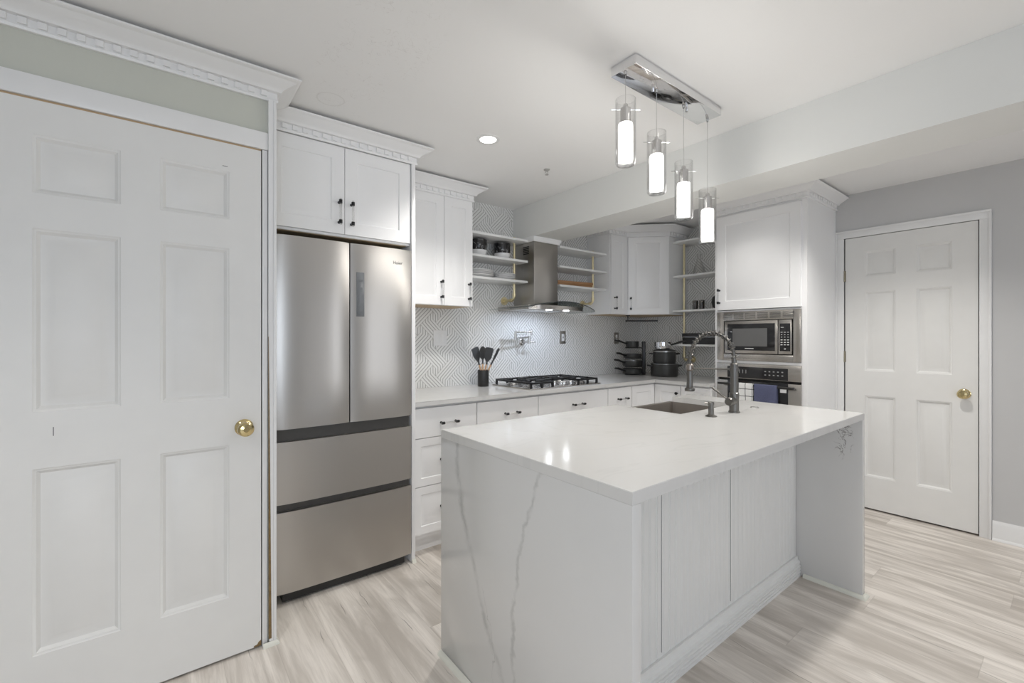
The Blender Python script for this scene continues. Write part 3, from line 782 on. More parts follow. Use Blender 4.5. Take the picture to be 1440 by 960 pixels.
# ------------------------------------------------------------------ gas cooktop
CX0, CX1, CY0, CY1 = 2.04, 2.79, 2.40, 2.87
t = thing('gas_cooktop', 'stainless five burner gas cooktop with black grates', 'cooktop', ((CX0+CX1)/2, (CY0+CY1)/2, .905))
w2, d2_ = (CX1-CX0)/2, (CY1-CY0)/2
b = MB(); b.box(-w2, w2, -d2_, d2_, .0005, .009, .003); b.out('steel_plate', M['steelh'], t)
burn = [(-.25, -.10, .034), (-.25, .12, .042), (0, .07, .055), (.25, .12, .034), (.25, -.10, .042)]
for x, y, r in burn:
    b = MB(); b.lathe([(r+.012, .009), (r+.010, .016), (r, .020), (r, .026), (0, .028)], c=(x, y, 0), n=24); o = b.out('burner', M['nickel'], t)
    b = MB(); b.lathe([(r*.78, .027), (r*.78, .034), (r*.7, .037), (0, .038)], c=(x, y, 0), n=24); b.out('burner_cap', M['black'], o)
def grate(x0, x1, y0, y1):
    b = MB(); z0, z1 = .036, .050; s = .011
    for y in (y0, y1-s): b.box(x0, x1, y, y+s, z0, z1, .002)
    for x in (x0, x1-s): b.box(x, x+s, y0, y1, z0, z1, .002)
    xm, ym = (x0+x1)/2, (y0+y1)/2
    b.box(x0, x1, ym-s/2, ym+s/2, z0, z1, .002)
    for yc in ((y0+ym)/2, (y1+ym)/2):
        b.box(xm-s/2, xm+s/2, yc-.085, yc-.028, z0, z1+.002, .002); b.box(xm-s/2, xm+s/2, yc+.028, yc+.085, z0, z1+.002, .002)
        b.box(x0, xm-.03, yc-s/2, yc+s/2, z0, z1+.002, .002); b.box(xm+.03, x1, yc-s/2, yc+s/2, z0, z1+.002, .002)
    for x in (x0, x1-.014, xm-.007):
        for y in (y0, y1-.014): b.box(x, x+.014, y, y+.014, .009, z0+.002)
    b.out('grate', M['blackmetal'], t)
grate(-w2+.02, -w2+.245, -d2_+.02, d2_-.02); grate(-w2+.252, w2-.252, -.06, d2_-.02); grate(w2-.245, w2-.02, -d2_+.02, d2_-.02)
for k in range(5):
    b = MB(); x = -.105+k*.0525; b.lathe([(.019, .009), (.019, .013), (.016, .015), (.015, .034), (.013, .037), (0, .037)], c=(x, -.155+.02*(k % 2), 0), n=20)
    b.box(x-.003, x+.003, -.17+.02*(k % 2), -.140+.02*(k % 2), .036, .041); b.out('knob', M['chrome'], t)

# ------------------------------------------------------------------ pot filler, outlets, switches
t = thing('pot_filler', 'folding nickel pot filler tap on the tiles above the cooktop', 'tap', (2.455, YA, 0))
b = MB(); b.lathe([(0, -.001), (.030, -.001), (.030, -.008), (.018, -.012), (.012, -.02)], c=(0, 0, 1.240), n=24, axis='y'); b.out('flange', M['nickel'], t)
b = MB(); b.cyl((0, -.015, 1.240), (0, -.105, 1.240), .010, n=16); b.cyl((0, -.105, 1.225), (0, -.105, 1.292), .0125, n=16); b.cyl((-.004, -.105, 1.240), (.055, -.118, 1.240), .0055, n=12)
b.out('valve', M['nickel'], t)
b = MB(); b.tube([(0, -.105, 1.282), (-.165, -.125, 1.270)], .0075, 14); b.cyl((-.165, -.125, 1.255), (-.165, -.125, 1.332), .0115, n=16); b.out('lower_arm', M['nickel'], t)
b = MB(); b.tube([(-.165, -.125, 1.322), (-.01, -.135, 1.326)], .0075, 14); b.tube([(-.165, -.125, 1.306), (-.05, -.133, 1.309)], .004, 8)
b.cyl((-.03, -.134, 1.328), (.005, -.134, 1.336), .010, n=14); b.cyl((0.0, -.134, 1.336), (0.0, -.134, 1.296), .008, n=14); b.out('spout_arm', M['nickel'], t)
def outlet(label, x, z, w_, h_, plate, kind, cat):
    t = thing('wall_outlet', label, cat, (x, YA, z))
    b = MB(); b.box(-w_/2, w_/2, -.006, -.0005, -h_/2, h_/2, .0025); b.out('cover_plate', plate, t)
    b = MB()
    if kind == 'double':
        for xx in (-.023, .023): b.box(xx-.016, xx+.016, -.010, -.006, -.033, .033, .002)
        b.out('rocker', M['white'], t)
    elif kind == 'rocker':
        b.box(-.018, .018, -.009, -.006, -.034, .034, .002); o = b.out('rocker', M['white'], t)
        b = MB(); b.box(-.005, .005, -.0105, -.009, -.008, .008); b.out('button', M['printdark'], o)
    else:
        for zz in (-.020, .020): b.lathe([(0, -.010), (.015, -.010), (.017, -.006)], c=(0, 0, zz), n=18, axis='y')
        o = b.out('socket', M['white'], t); b = MB()
        for zz in (-.020, .020):
            for xx in (-.006, .006): MB().box(xx-.001, xx+.001, -.0106, -.0098, zz-.004, zz+.006).out('socket_slot', M['gap'], o)
outlet('white double switch plate left of the utensil holder', 1.655, 1.275, .115, .118, M['white'], 'double', 'switch')
outlet('steel plate with one white switch right of the pot filler', 2.951, 1.280, .074, .120, M['steelplate'], 'rocker', 'switch')
outlet('steel plate with two round sockets near the pans', 3.733, 1.272, .072, .118, M['steelplate'], 'sockets', 'outlet')

# ------------------------------------------------------------------ utensil holder and utensils
UX, UY, UZ = 1.93, 2.83, .905
b = MB(); b.lathe([(0, .001), (.041, .001), (.043, .004), (.043, .124), (.042, .126), (.039, .124), (.039, .008), (0, .008)], n=36)
tag(b.out('utensil_holder', M['black']), 'round black utensil holder on the worktop left of the cooktop', 'utensil holder', loc=(UX, UY, UZ))
def utensil(name, label, base, tip, head, tilt_face=0):
    base, tip = Vector(base), Vector(tip); d = (tip-base).normalized(); L = (tip-base).length
    q = d.to_track_quat('Z', 'X'); Mx = Matrix.Translation(base) @ q.to_matrix().to_4x4() @ Matrix.Rotation(tilt_face, 4, 'Z')
    t = thing(name, label, 'utensil', (UX, UY, UZ), 0, 'cooking utensils in the black holder')
    b = MB(Mx); b.tube([(0, 0, 0), (0, 0, L*.30), (0, 0, L*.56)], [.0062, .0072, .0065], 12); b.out('handle', M['wood'], t)
    b = MB(Mx); b.tube([(0, 0, L*.56), (0, 0, L*.60), (0, 0, L*.74)], [.0075, .0065, .006], 12)
    if head == 'turner':
        b.prism([(-.008, L*.64), (.008, L*.64), (.042, L*.80), (.046, L*1.02), (.026, L*1.05), (-.046, L*1.03), (-.043, L*.81)], -.003, .003, 'y')
    elif head == 'spatula':
        b.prism([(-.008, L*.64), (.008, L*.64), (.030, L*.74), (.036, L*1.0), (.024, L*1.03), (-.024, L*1.03), (-.036, L*1.0), (-.030, L*.74)], -.004, .004, 'y')
    elif head == 'spoon':
        P = []
        for k in range(9):
            a = k/8*math.pi; P.append((.037*math.sin(a)+1e-4, L*.86-L*.18*math.cos(a)))
        m2 = MB(Mx @ Matrix.Diagonal((1, .28, 1, 1))); m2.lathe(P, n=20)
        V = {v: b.bm.verts.new(v.co) for v in m2.bm.verts}
        for f in m2.bm.faces: b.bm.faces.new([V[v] for v in f.verts])
        m2.bm.free()
    elif head == 'slim':
        b.prism([(-.007, L*.70), (.007, L*.70), (.012, L*.78), (.013, L*1.0), (.006, L*1.03), (-.010, L*1.01), (-.012, L*.78)], -.004, .004, 'y')
    b.out('head', M['silicone'], t)
fa = R(38)
utensil('kitchen_turner', 'wide charcoal turner leaning left in the black holder', (.010, -.004, .012), (-.060, .022, .285), 'turner', 0.75)
utensil('slotted_spoon', 'charcoal rounded spoon standing in the middle of the black holder', (-.012, -.012, .012), (.012, .026, .295), 'spoon', 0.75)
utensil('kitchen_spatula', 'broad charcoal spatula right of centre in the black holder', (.0, .012, .012), (.044, -.022, .288), 'spatula', 0.6)
utensil('slim_spatula', 'slim charcoal spatula leaning far right in the black holder', (-.014, .008, .012), (.108, -.052, .282), 'slim', 0.9)

# ------------------------------------------------------------------ shelf contents
def bowl(name, r, h, z, mat, x, y, label, cat, group=None):
    b = MB(); b.lathe([(0, .0), (r*.55, .0), (r*.58, .004), (r*.86, h*.30), (r*.98, h*.7), (r, h), (r-.004, h), (r*.94, h*.7), (r*.8, h*.33), (0, .006)], n=40)
    return tag(b.out(name, mat), label, cat, group, loc=(x, y, z))
for x, pos in ((1.925, 'left'), (2.155, 'right')):
    nb = 'next to the wall cabinet' if pos == 'left' else 'next to the gold pipe'
    bowl('white_bowl', .066, .052, 1.900, M['white'], x, 2.89, 'white bowl under the black marbled bowl ' + nb, 'bowl', 'white bowls on the shelf')
    b = MB(); r, h = .067, .090
    b.lathe([(0, .0), (r*.80, .0), (r*.93, .012), (r, .035), (r, h), (r-.004, h), (r-.005, .035), (r*.8, .014), (0, .008)], n=40)
    o = b.out('marbled_bowl', M['marble_black']); tag(o, 'black marbled bowl with white streaks ' + nb, 'bowl', 'black bowls on the shelf', loc=(x, 2.89, 1.942), rz=random.uniform(0, 3))
def plate(x, y, z, r, label, group):
    b = MB(); b.lathe([(0, 0), (r*.55, 0), (r*.6, .003), (r, .017), (r, .020), (r*.98, .020), (r*.6, .0065), (0, .005)], n=48)
    return tag(b.out('dinner_plate', M['white']), label, 'plate', group, loc=(x, y, z))
ordn = ['lowest', 'second from the bottom', 'second from the top', 'topmost']
for i in range(4): plate(1.905, 2.878, 1.7355+i*.0125, .128, 'large white plate, %s of the stack beside the wall cabinet' % ordn[i], 'large plates on the lowest shelf')
for i in range(4): plate(2.153, 2.872, 1.7355+i*.0100, .098, 'small white plate, %s of the stack near the gold pipe' % ordn[i], 'small plates on the lowest shelf')
b = MB(); b.box(-.20, .20, -.085, .085, 0, .030, .006)
wb = N('oiled_wood_board'); x_, y_, z_ = wb.xyz(); gr = wb.noise(wb.comb(wb.m('MULTIPLY', x_, 3.), wb.m('MULTIPLY', y_, 50.), wb.m('MULTIPLY', z_, 50.)), 1., 3, .6, .5)
wb.set(wb.mix(gr, (.24, .115, .045), (.48, .27, .13)), .45)
t = thing('wooden_tray', 'brown wooden tray on the lowest shelf right of the hood', 'tray', (2.915, 2.880, 1.7355), R(-7)); b.out('base', wb.mat, t)
b = MB()
for s in (-1, 1): b.box(-.20, .20, s*.085-.006, s*.085+.006, .022, .044, .003); b.box(s*.20-.006, s*.20+.006, -.085, .085, .022, .044, .003)
b.out('rim', wb.mat, t)

# items on the shelves beside the oven cabinet
b = MB(); b.lathe([(0, 0), (.052, 0), (.056, .01), (.050, .06), (.020, .14), (.017, .17), (.024, .20), (.022, .20), (.015, .17), (.018, .14), (.047, .06), (.050, .012), (0, .004)], n=32)
tag(b.out('glass_carafe', M['glass']), 'clear glass carafe on the shelf beside the oven cabinet', 'carafe', loc=(4.02, 2.255, 1.8735))
for (x, y), lb in (((4.0, 2.280), 'smoked glass tumbler nearer the gold pipe'), ((4.0, 2.215), 'smoked glass tumbler farther from the gold pipe')):
    b = MB(); b.lathe([(0, .001), (.023, .001), (.026, .090), (.024, .090), (.0215, .008), (0, .008)], n=28)
    tag(b.out('tumbler', M['smokeglass']), lb, 'glass', 'smoked tumblers', loc=(x, y, 1.5412))
b = MB(); b.lathe([(0, 0), (.045, 0), (.062, .02), (.072, .06), (.062, .105), (.035, .125), (.012, .130), (.012, .142), (0, .145)], n=32)
tag(b.out('round_jar', M['black']), 'round black lidded jar half hidden behind the oven cabinet', 'jar', loc=(3.975, 2.030, 1.5412))
t = thing('storage_bin', 'long black bin on the lowest shelf behind the faucet', 'bin', (3.905, 1.90, 1.2155))
b = MB(); b.box(.0, .2, .0, .46, 0, .066, .004); b.out('body', M['black'], t)
b = MB(); b.box(-.004, .2, -.002, .462, .069, .104, .004); b.out('lid', M['black'], t)
b = MB(); b.box(-.002, .0, .02, .44, .066, .0695); b.out('seam_strip', M['nickel'], t)
# paper towel holder under the angled cabinet
t = thing('paper_towel_holder', 'black bar paper towel holder under the angled corner cabinet', 'towel holder', (3.60, 2.76, 1.4975), R(-45))
b = MB(); b.box(-.02, .02, -.012, .012, -.006, 0, .001); b.cyl((0, 0, -.004), (0, 0, -.055), .0045, n=12); b.out('arm', M['blackmetal'], t)
b = MB(); b.cyl((-.02, 0, -.055), (.285, 0, -.055), .0065, n=14); b.lathe([(0, 0), (.011, 0), (.011, .008), (0, .008)], c=(-.022, 0, -.055), n=14, axis='x'); b.out('bar', M['blackmetal'], t)

# ------------------------------------------------------------------ cookware in the corner
PX, PY = 3.825, 2.500
def pot(name, label, r, h, z, mat, x=PX, y=PY, cat='pot', hdl='loop', az=-60, rim=True):
    t = thing(name, label, cat, (x, y, z), R(az))
    b = MB(); b.lathe([(0, 0), (r*.93, 0), (r*.985, .012), (r, .03 if h > .05 else h*.5), (r, h), (r-.003, h), (r-.004, .02), (0, .006)], n=44); b.out('body', mat, t)
    if rim:
        b = MB(); b.lathe([(r-.004, h-.001), (r+.0025, h-.001), (r+.0025, h+.0025), (r-.004, h+.0025)], n=44); b.out('rim', M['cookrim'], t)
    if hdl == 'loop':
        for s in (-1, 1):
            b = MB(); pts = []
            for k in range(9):
                a = math.pi*k/8; pts.append((s*(r-.002+.040*math.sin(a)), .036*math.cos(a), h-.022+.006*math.sin(a)))
            b.tube(pts, .007, 10); b.out('handle', M['black'], t)
    elif hdl == 'long':
        b = MB(); b.tube([(r-.003, 0, h*.6), (r+.03, 0, h*.75), (r+.09, 0, h*.9+.012), (r+.135, 0, h*.9+.016)], [.007, .008, .011, .009], 12); b.out('handle', M['black'], t)
    return t
pot('stock_pot', 'large dark grey pot at the bottom of the right hand cookware stack', .126, .121, .9055, M['cookware'], az=-38)
stew = pot('stew_pot', 'dark grey pot in the middle of the right hand cookware stack', .106, .112, 1.0295, M['cookware'], az=-38)
b = MB(); b.lathe([(0, .1415), (.06, .1395), (.102, .1265), (.106, .1205), (.106, .1165), (.10, .1165), (0, .1335)], n=40); ld = b.out('lid', M['cookware'], stew, label='flat dark pot lid')
b = MB(); b.lathe([(.1045, .1165), (.108, .1165), (.108, .1205), (.1045, .1205)], n=40); b.out('lid_rim', M['cookrim'], ld)
pot('steel_saucepan', 'small shiny steel saucepan on top of the cookware stack', .078, .062, 1.172, M['chrome'], x=PX-.012, y=PY+.01, hdl='long', az=-64, rim=False)
RX, RY = 3.745, 2.815
t = thing('pan_rack', 'black wire pan rack in the corner of the worktop', 'rack', (RX, RY, .9055), R(-52))
b = MB(); b.box(.092, .128, -.02, .02, 0, .335, .006); b.out('post', M['blackmetal'], t)
for z in (.006, .082, .165, .270):
    b = MB(); b.tube([(.095, -.06, z), (-.07, -.06, z)], .0035, 8); b.tube([(.095, .06, z), (-.07, .06, z)], .0035, 8); b.tube([(.095, -.06, z), (.095, .06, z)], .0035, 8)
    b.tube([(-.07, -.06, z), (-.07, .06, z)], .0035, 8); b.out('tier', M['blackmetal'], t)
for z, r, h, lb, az in ((.0095, .108, .050, 'black frying pan on the lowest tier of the pan rack', 172), (.0855, .108, .058, 'black frying pan on the second tier, with a pale rim', 170),
                    (.1685, .100, .040, 'black frying pan on the third tier of the pan rack', 176), (.2735, .072, .062, 'small black saucepan on the top tier of the pan rack', 160)):
    o = pot('frying_pan', lb, r*.90, h, .9055+z, M['cookware'], x=RX+.004, y=RY+.004, cat='pan', hdl='long', az=az, rim=(h == .058))
    o['group'] = 'pans on the rack'

# ------------------------------------------------------------------ microwave and wall oven (local x along the cabinet front)
def Y2X(y): return 1.852-y
t = thing('microwave_oven', 'built in stainless microwave above the wall oven', 'microwave', (XT, 1.852, 0), R(-90))
b = MB(); x0, x1, z0, z1 = Y2X(1.829)+.0005, Y2X(1.226), 1.1000, 1.4795; gx0, gx1, gz0, gz1 = Y2X(1.773), Y2X(1.274), 1.150, 1.411
y0, y1 = -.014, -.001
b.box(x0, gx0, y0, y1, z0, z1, .002); b.box(gx1, x1, y0, y1, z0, z1, .002); b.box(gx0, gx1, y0, y1, z0, gz0, .002); b.box(gx0, gx1, y0, y1, gz1, z1, .002)
b.out('trim_frame', M['steelh'], t)
b = MB(); b.box(gx0+.002, gx1-.002, .001, .42, gz0+.002, gz1-.002); b.out('housing', M['gap'], t)
b = MB()
vx = [(1.782, 1.708), (1.694, 1.620), (1.606, 1.532), (1.518, 1.444), (1.430, 1.356), (1.342, 1.268)]
for a, c in vx:
    for k in range(5): b.box(Y2X(a), Y2X(c), y0-.0016, y0+.0004, 1.424+k*.0095, 1.4285+k*.0095)
b.out('vent_slots', plain('dark_steel_slot', (.16, .155, .15), .4, metal=.7), t)
b = MB(); b.box(Y2X(1.765), Y2X(1.374), -.020, .0, gz0+.006, gz1-.004, .003); d = b.out('door', M['steelh'], t)
b = MB(); b.box(Y2X(1.741), Y2X(1.392), -.0215, -.0195, 1.179, 1.384, .001); b.out('door_glass', M['blackglass'], d)
b = MB(); b.box(Y2X(1.700), Y2X(1.445), -.0222, -.0212, 1.211, 1.348); b.out('viewing_window', M['screen'], d)
b = MB(); b.box(Y2X(1.606), Y2X(1.542), -.0222, -.0212, 1.1915, 1.1965); b.out('maker_mark', M['printlight'], d)
b = MB(); b.box(Y2X(1.370), Y2X(1.281), -.020, .0, gz0+.006, gz1-.004, .003); c = b.out('control_panel', M['steelh'], t)
b = MB(); b.box(Y2X(1.359), Y2X(1.290), -.0215, -.0195, 1.179, 1.380, .001); b.out('keypad', M['blackglass'], c)
b = MB()
for i in range(3):
    for j in range(6):
        xx = Y2X(1.347)+i*.0215; zz = 1.223+j*.0175+(.004 if j > 2 else 0); hh_ = .0030 if j > 2 else .0055; ww = .004 if 2 < j < 5 else .0065
        b.box(xx-ww, xx+ww, -.0222, -.0212, zz, zz+hh_)
b.lathe([(.004, -.0216), (.006, -.0216), (.006, -.0222), (.004, -.0222)], c=(Y2X(1.3245), 0, 1.196), n=16, axis='y')
b.out('keys', M['printlight'], c)
b = MB(); b.box(Y2X(1.352), Y2X(1.345)+.012, -.0222, -.0212, 1.350, 1.353); b.out('clock_digits', M['printlight'], c)

t = thing('wall_oven', 'stainless wall oven under the microwave', 'oven', (XT, 1.852, 0), R(-90))
ox0, ox1 = Y2X(1.829)+.0005, Y2X(1.222)
MB().box(ox0+.01, ox1-.01, .001, .50, .347, 1.07).out('housing', M['gap'], t)
b = MB(); b.box(ox0, ox1, -.020, -.001, .962, 1.0765, .002); c = b.out('control_panel', M['steelh'], t)
b = MB(); b.box(Y2X(1.741), Y2X(1.305), -.0215, -.0195, .966, 1.053, .001); b.out('control_glass', M['blackglass'], c)
b = MB()
for i in range(5):
    for z in (1.000, 1.026): b.box(Y2X(1.458)+i*.029-.0055, Y2X(1.458)+i*.029+.0055, -.0222, -.0212, z-.004, z+.003)
for i in range(4): b.box(Y2X(1.67)+i*.024-.002, Y2X(1.67)+i*.024+.002, -.0222, -.0212, 1.003, 1.030)
b.out('touch_keys', plain('dim_grey_print', (.38, .38, .38), .5), c)
b = MB(); b.box(ox0, ox1, -.018, -.001, .350, .944, .002); d = b.out('door', M['steelh'], t)
b = MB(); b.box(Y2X(1.741), Y2X(1.305), -.0205, -.0175, .44, .944, .001); b.out('door_glass', M['blackglass'], d)
b = MB(); b.tube([(ox0+.03, -.055, .917), (ox1-.03, -.055, .917)], .0085, 14)
for x in (ox0+.05, ox1-.05): b.tube([(x, -.018, .917), (x, -.055, .917)], .007, 10)
b.out('handle', M['black'], d)
b = MB(); b.box(Y2X(1.357), Y2X(1.315), -.0215, -.0203, .878, .903); b.out('paper_label', M['sticker'], d)
# towels over the oven handle
def towel(name, label, ya, yb, zb, mat, seed):
    x0, x1 = Y2X(ya), Y2X(yb); b = MB(); n = 18; rnd = random.Random(seed); ph = rnd.random()*6
    prof = [(-.0655, zb)] + [(-.0665, zb+(.920-zb)*k/8) for k in range(1, 8)] + [(-.0665, .918), (-.062, .9275), (-.055, .9300), (-.048, .9275), (-.0435, .918), (-.0425, .86), (-.0415, zb+.04)]
    vs = []; fs = []; m_ = len(prof)
    for i in range(n+1):
        u = i/n
        for k, (py, pz) in enumerate(prof):
            fall = max(0, (.92-pz))/.15
            s = -1 if k < 9 else 1
            vs.append((x0+(x1-x0)*u, py+(.0035*math.sin(u*9+ph)*min(1, fall) if k < 9 else 0)-(.001*s), pz+(.003*math.sin(u*5+ph) if k in (0, 1) else 0)))
    for i in range(n):
        for k in range(m_-1): fs.append((i*m_+k, (i+1)*m_+k, (i+1)*m_+k+1, i*m_+k+1))
    b.poly(vs, fs); o = b.out(name, mat); md = o.modifiers.new('thickness', 'SOLIDIFY'); md.thickness = .0028; md.offset = 0
    return tag(o, label, 'towel', 'towels on the oven handle', loc=(XT, 1.852, 0), rz=R(-90))
towel('kitchen_towel', 'white towel with thin black check hanging on the oven handle', 1.690, 1.527, .70, M['check'], 3)
towel('kitchen_towel', 'slate blue towel hanging on the oven handle', 1.519, 1.362, .70, M['bluecloth'], 5)

# ------------------------------------------------------------------ island
IX0, IX1, IY0, IY1, IZ = .885, 2.725, .665, 1.60, .905
SX0, SX1, SY0 = 1.98, 2.535, 1.205
t = thing('island_worktop', 'white quartz waterfall worktop of the island', 'worktop')
b = MB(); b.prism([(IX0, IY0), (IX1, IY0), (IX1, IY1), (SX1, IY1), (SX1, SY0), (SX0, SY0), (SX0, IY1), (IX0, IY1)], IZ-.032, IZ, 'z')
bmesh.ops.bevel(b.bm, geom=[e for e in b.bm.edges if e.verts[0].co.z > IZ-.001 and e.verts[1].co.z > IZ-.001], offset=.0015, segments=2, affect='EDGES')
b.out('top_slab', M['q_top'], t)
b = MB(); b.box(IX0, IX0+.034, IY0, IY1, .0, IZ-.0325, .001); b.out('side_panel', M['q_left'], t, label='end panel with two long grey veins')
b = MB(); b.box(IX1-.032, IX1, IY0, IY1, .0, IZ-.0325, .001); b.out('side_panel', M['q_right'], t, label='end panel with a dark flaw inside')
for path, nm in (([(IX0-.0005, IY1), (IX0-.0005, IY0-.0005), (IX0+.0345, IY0-.0005), (IX0+.0345, .92)], 'left'), ([(IX1-.0325, .92), (IX1-.0325, IY0-.0005), (IX1+.0005, IY0-.0005), (IX1+.0005, IY1)], 'right')):
    b = MB(); b.sweep(path, [(0, 0), (.016, 0), (.015, .006), (.010, .013), (.004, .017), (0, .018)]); b.out('shoe_moulding', M['shoe'], t)
# island cabinet with beadboard back
t = thing('island_cabinet', 'white island cabinet with a beadboard back under the quartz', 'cabinet')
YB = .955
b = MB(); b.box(IX0+.0365, IX1-.0345, YB+.012, 1.578, .0, .66); b.box(IX0+.0365, SX0-.02, YB+.012, 1.578, .66, .870); b.box(SX1+.022, IX1-.0345, YB+.012, 1.578, .66, .870)
b.box(SX0-.02, SX1+.022, YB+.012, SY0-.03, .66, .870); b.out('body', M['cab'], t)
b = MB(); x = IX0+.038; xe = IX1-.036
prof = [(x, YB+.011)]; P = .0413; xx = x
front = [(x, YB)]
while xx+P < xe:
    xx += P
    front += [(xx-.0125, YB), (xx-.0105, YB+.0028), (xx-.0085, YB), (xx-.0060, YB-.0004), (xx-.0035, YB), (xx-.0015, YB+.0028), (xx+.0005, YB)]
front.append((xe, YB))
b.prism(front+[(xe, YB+.0115), (x, YB+.0115)], .10, .868, 'z'); bd = b.out('beadboard', M['bead'], t, sharp=20)
b = MB()
for px in (1.442, 1.962): b.box(px-.0005, px+.0005, YB-.0016, YB+.002, .12, .868)
b.out('board_joint', M['printdark'], bd)
b = MB(); b.sweep([(IX0+.038, YB-.0005), (IX1-.036, YB-.0005)], [(0, 0), (.022, 0), (.022, .012), (.014, .015), (.022, .019), (.022, .028), (.014, .031), (.022, .035), (.022, .044), (.014, .047), (.022, .051), (.022, .060), (.014, .063), (.020, .068), (.018, .080), (.010, .086), (.008, .104), (0, .104)])
b.out('base_moulding', M['bead'], t, sharp=20)
for x0_, x1_ in ((IX0+.04, 1.40), (1.403, SX0-.024), (SX0-.020, 2.255), (2.258, SX1+.022)):
    zt = .86 if x0_ < 1.9 else .65
    b = MB(Matrix.Translation((x1_, 1.598, .115)) @ Matrix.Rotation(R(180), 4, 'Z')); b.slab(x1_-x0_, zt-.115, .019, [(.055, x1_-x0_-.055, .055, zt-.115-.055)], CST)
    b.out('door', M['cab'], t, weld=True)

# sink
t = thing('apron_sink', 'taupe steel apron front sink set into the island', 'sink')
b = MB(); ox0, ox1, oy0, oy1 = SX0-.012, SX1+.012, SY0-.012, 1.628; zt, zb, tk = IZ-.0335, .665, .014
ix0, ix1, iy0, iy1 = SX0+.002, SX1-.002, SY0+.002, 1.600
v = [(ox0, oy0, zb), (ox1, oy0, zb), (ox1, oy1, zb), (ox0, oy1, zb), (ox0, oy0, zt), (ox1, oy0, zt), (ox1, oy1, zt), (ox0, oy1, zt),
     (ix0, iy0, zt), (ix1, iy0, zt), (ix1, iy1, zt), (ix0, iy1, zt), (ix0+.01, iy0+.01, zb+tk), (ix1-.01, iy0+.01, zb+tk), (ix1-.01, iy1-.01, zb+tk), (ix0+.01, iy1-.01, zb+tk)]
b.poly(v, [(3, 2, 1, 0), (0, 1, 5, 4), (1, 2, 6, 5), (2, 3, 7, 6), (3, 0, 4, 7), (4, 5, 9, 8), (5, 6, 10, 9), (6, 7, 11, 10), (7, 4, 8, 11), (8, 9, 13, 12), (9, 10, 14, 13), (10, 11, 15, 14), (11, 8, 12, 15), (12, 13, 14, 15)])
b.out('basin', M['sink'], t, sharp=20)
b = MB(); b.lathe([(0, 0), (.03, 0), (.04, .003), (.044, .003), (.044, .0)], c=((SX0+SX1)/2, 1.44, zb+tk+.0005), n=28); b.out('drain', M['nickel'], t)

# faucet
FXc, FYc = 2.241, 1.072
t = thing('kitchen_faucet', 'gunmetal spring neck faucet on the island behind the sink', 'faucet', (FXc, FYc, IZ))
g = M['gunmetal']
b = MB(); b.lathe([(0, .0005), (.027, .0005), (.027, .006), (.0225, .008), (.0225, .096), (.0185, .099), (.0180, .24), (.012, .246), (.012, .262), (0, .262)], n=32); b.out('body', g, t)
b = MB(); b.cyl((0, 0, .058), (-.058, -.004, .058), .0205, n=28); b.cyl((-.058, -.004, .058), (-.070, -.005, .058), .021, .017, n=28); o = b.out('valve_hub', g, t)
b = MB(); b.tube([(-.050, .010, .070), (-.056, .085, .120)], [.0055, .0045], 12); b.out('lever', g, o)
# hose arc
def arc(k):   # 0..1
    a = math.pi*k; return Vector((0, .119-.119*math.cos(a), .262+.0+.145*math.sin(a)**.9 - (.02*k)))
ctr = [arc(k/40) for k in range(41)]
ctr.append(Vector((0, .238, .222)))
b = MB(); b.tube(ctr, .0075, 12); b.out('hose', g, t)
b = MB(); pts = []; turns = 21; m_ = turns*10
L_ = [0]
for i in range(1, len(ctr)): L_.append(L_[-1]+(ctr[i]-ctr[i-1]).length)
def at(s):
    s *= L_[-1]
    for i in range(1, len(ctr)):
        if L_[i] >= s: 
            f = (s-L_[i-1])/(L_[i]-L_[i-1]); return ctr[i-1].lerp(ctr[i], f), (ctr[i]-ctr[i-1]).normalized()
    return ctr[-1], (ctr[-1]-ctr[-2]).normalized()
for i in range(m_+1):
    c, d = at(i/m_); sx = Vector((1, 0, 0)); sy = d.cross(sx); a = 2*math.pi*turns*i/m_
    pts.append(c+(sx*math.cos(a)+sy*math.sin(a))*.0122)
b.tube(pts, .0030, 6); b.out('spring', g, t)
b = MB(); b.lathe([(0, .232), (.012, .232), (.020, .224), (.020, .200), (.014, .192), (0, .192)], c=(0, .238, 0), n=24); b.out('hose_collar', plain('bronze_collar', (.33, .29, .26), .3, metal=1), t)
b = MB(); b.lathe([(0, .192), (.0155, .192), (.0155, .186), (.0165, .110), (.019, .102), (.026, .098), (.026, .088), (.023, .084), (0, .084)], c=(0, .238, 0), n=28); b.out('spray_head', g, t)
b = MB(); b.tube([(0, 0, .214), (0, .238, .206)], .0042, 10); b.lathe([(.0185, .204), (.0215, .204), (.0215, .222), (.0185, .222)], n=24); b.lathe([(.0165, .198), (.0195, .198), (.0195, .212), (.0165, .212)], c=(0, .238, 0), n=24); b.out('support_arm', g, t)
# soap dispenser and air switch
b = MB(); b.lathe([(0, .0005), (.026, .0005), (.026, .003), (.018, .007), (.0125, .010), (.0120, .052), (.0135, .054), (.0135, .066), (.012, .068), (0, .068)], n=28)
t = thing('soap_dispenser', 'short gunmetal soap dispenser in front of the sink', 'soap dispenser', (2.036, 1.082, IZ)); b.out('body', g, t)
b = MB(); b.cyl((0, 0, .060), (.0, .030, .060), .0045, n=10); b.out('nozzle', g, t)
b = MB(); b.lathe([(0, .004), (.012, .004), (.013, .0045), (.0195, .003), (.021, .0005)], n=28)
tag(b.out('air_switch', M['nickel']), 'small round nickel button on the island right of the faucet', 'button', loc=(2.476, 1.076, IZ))

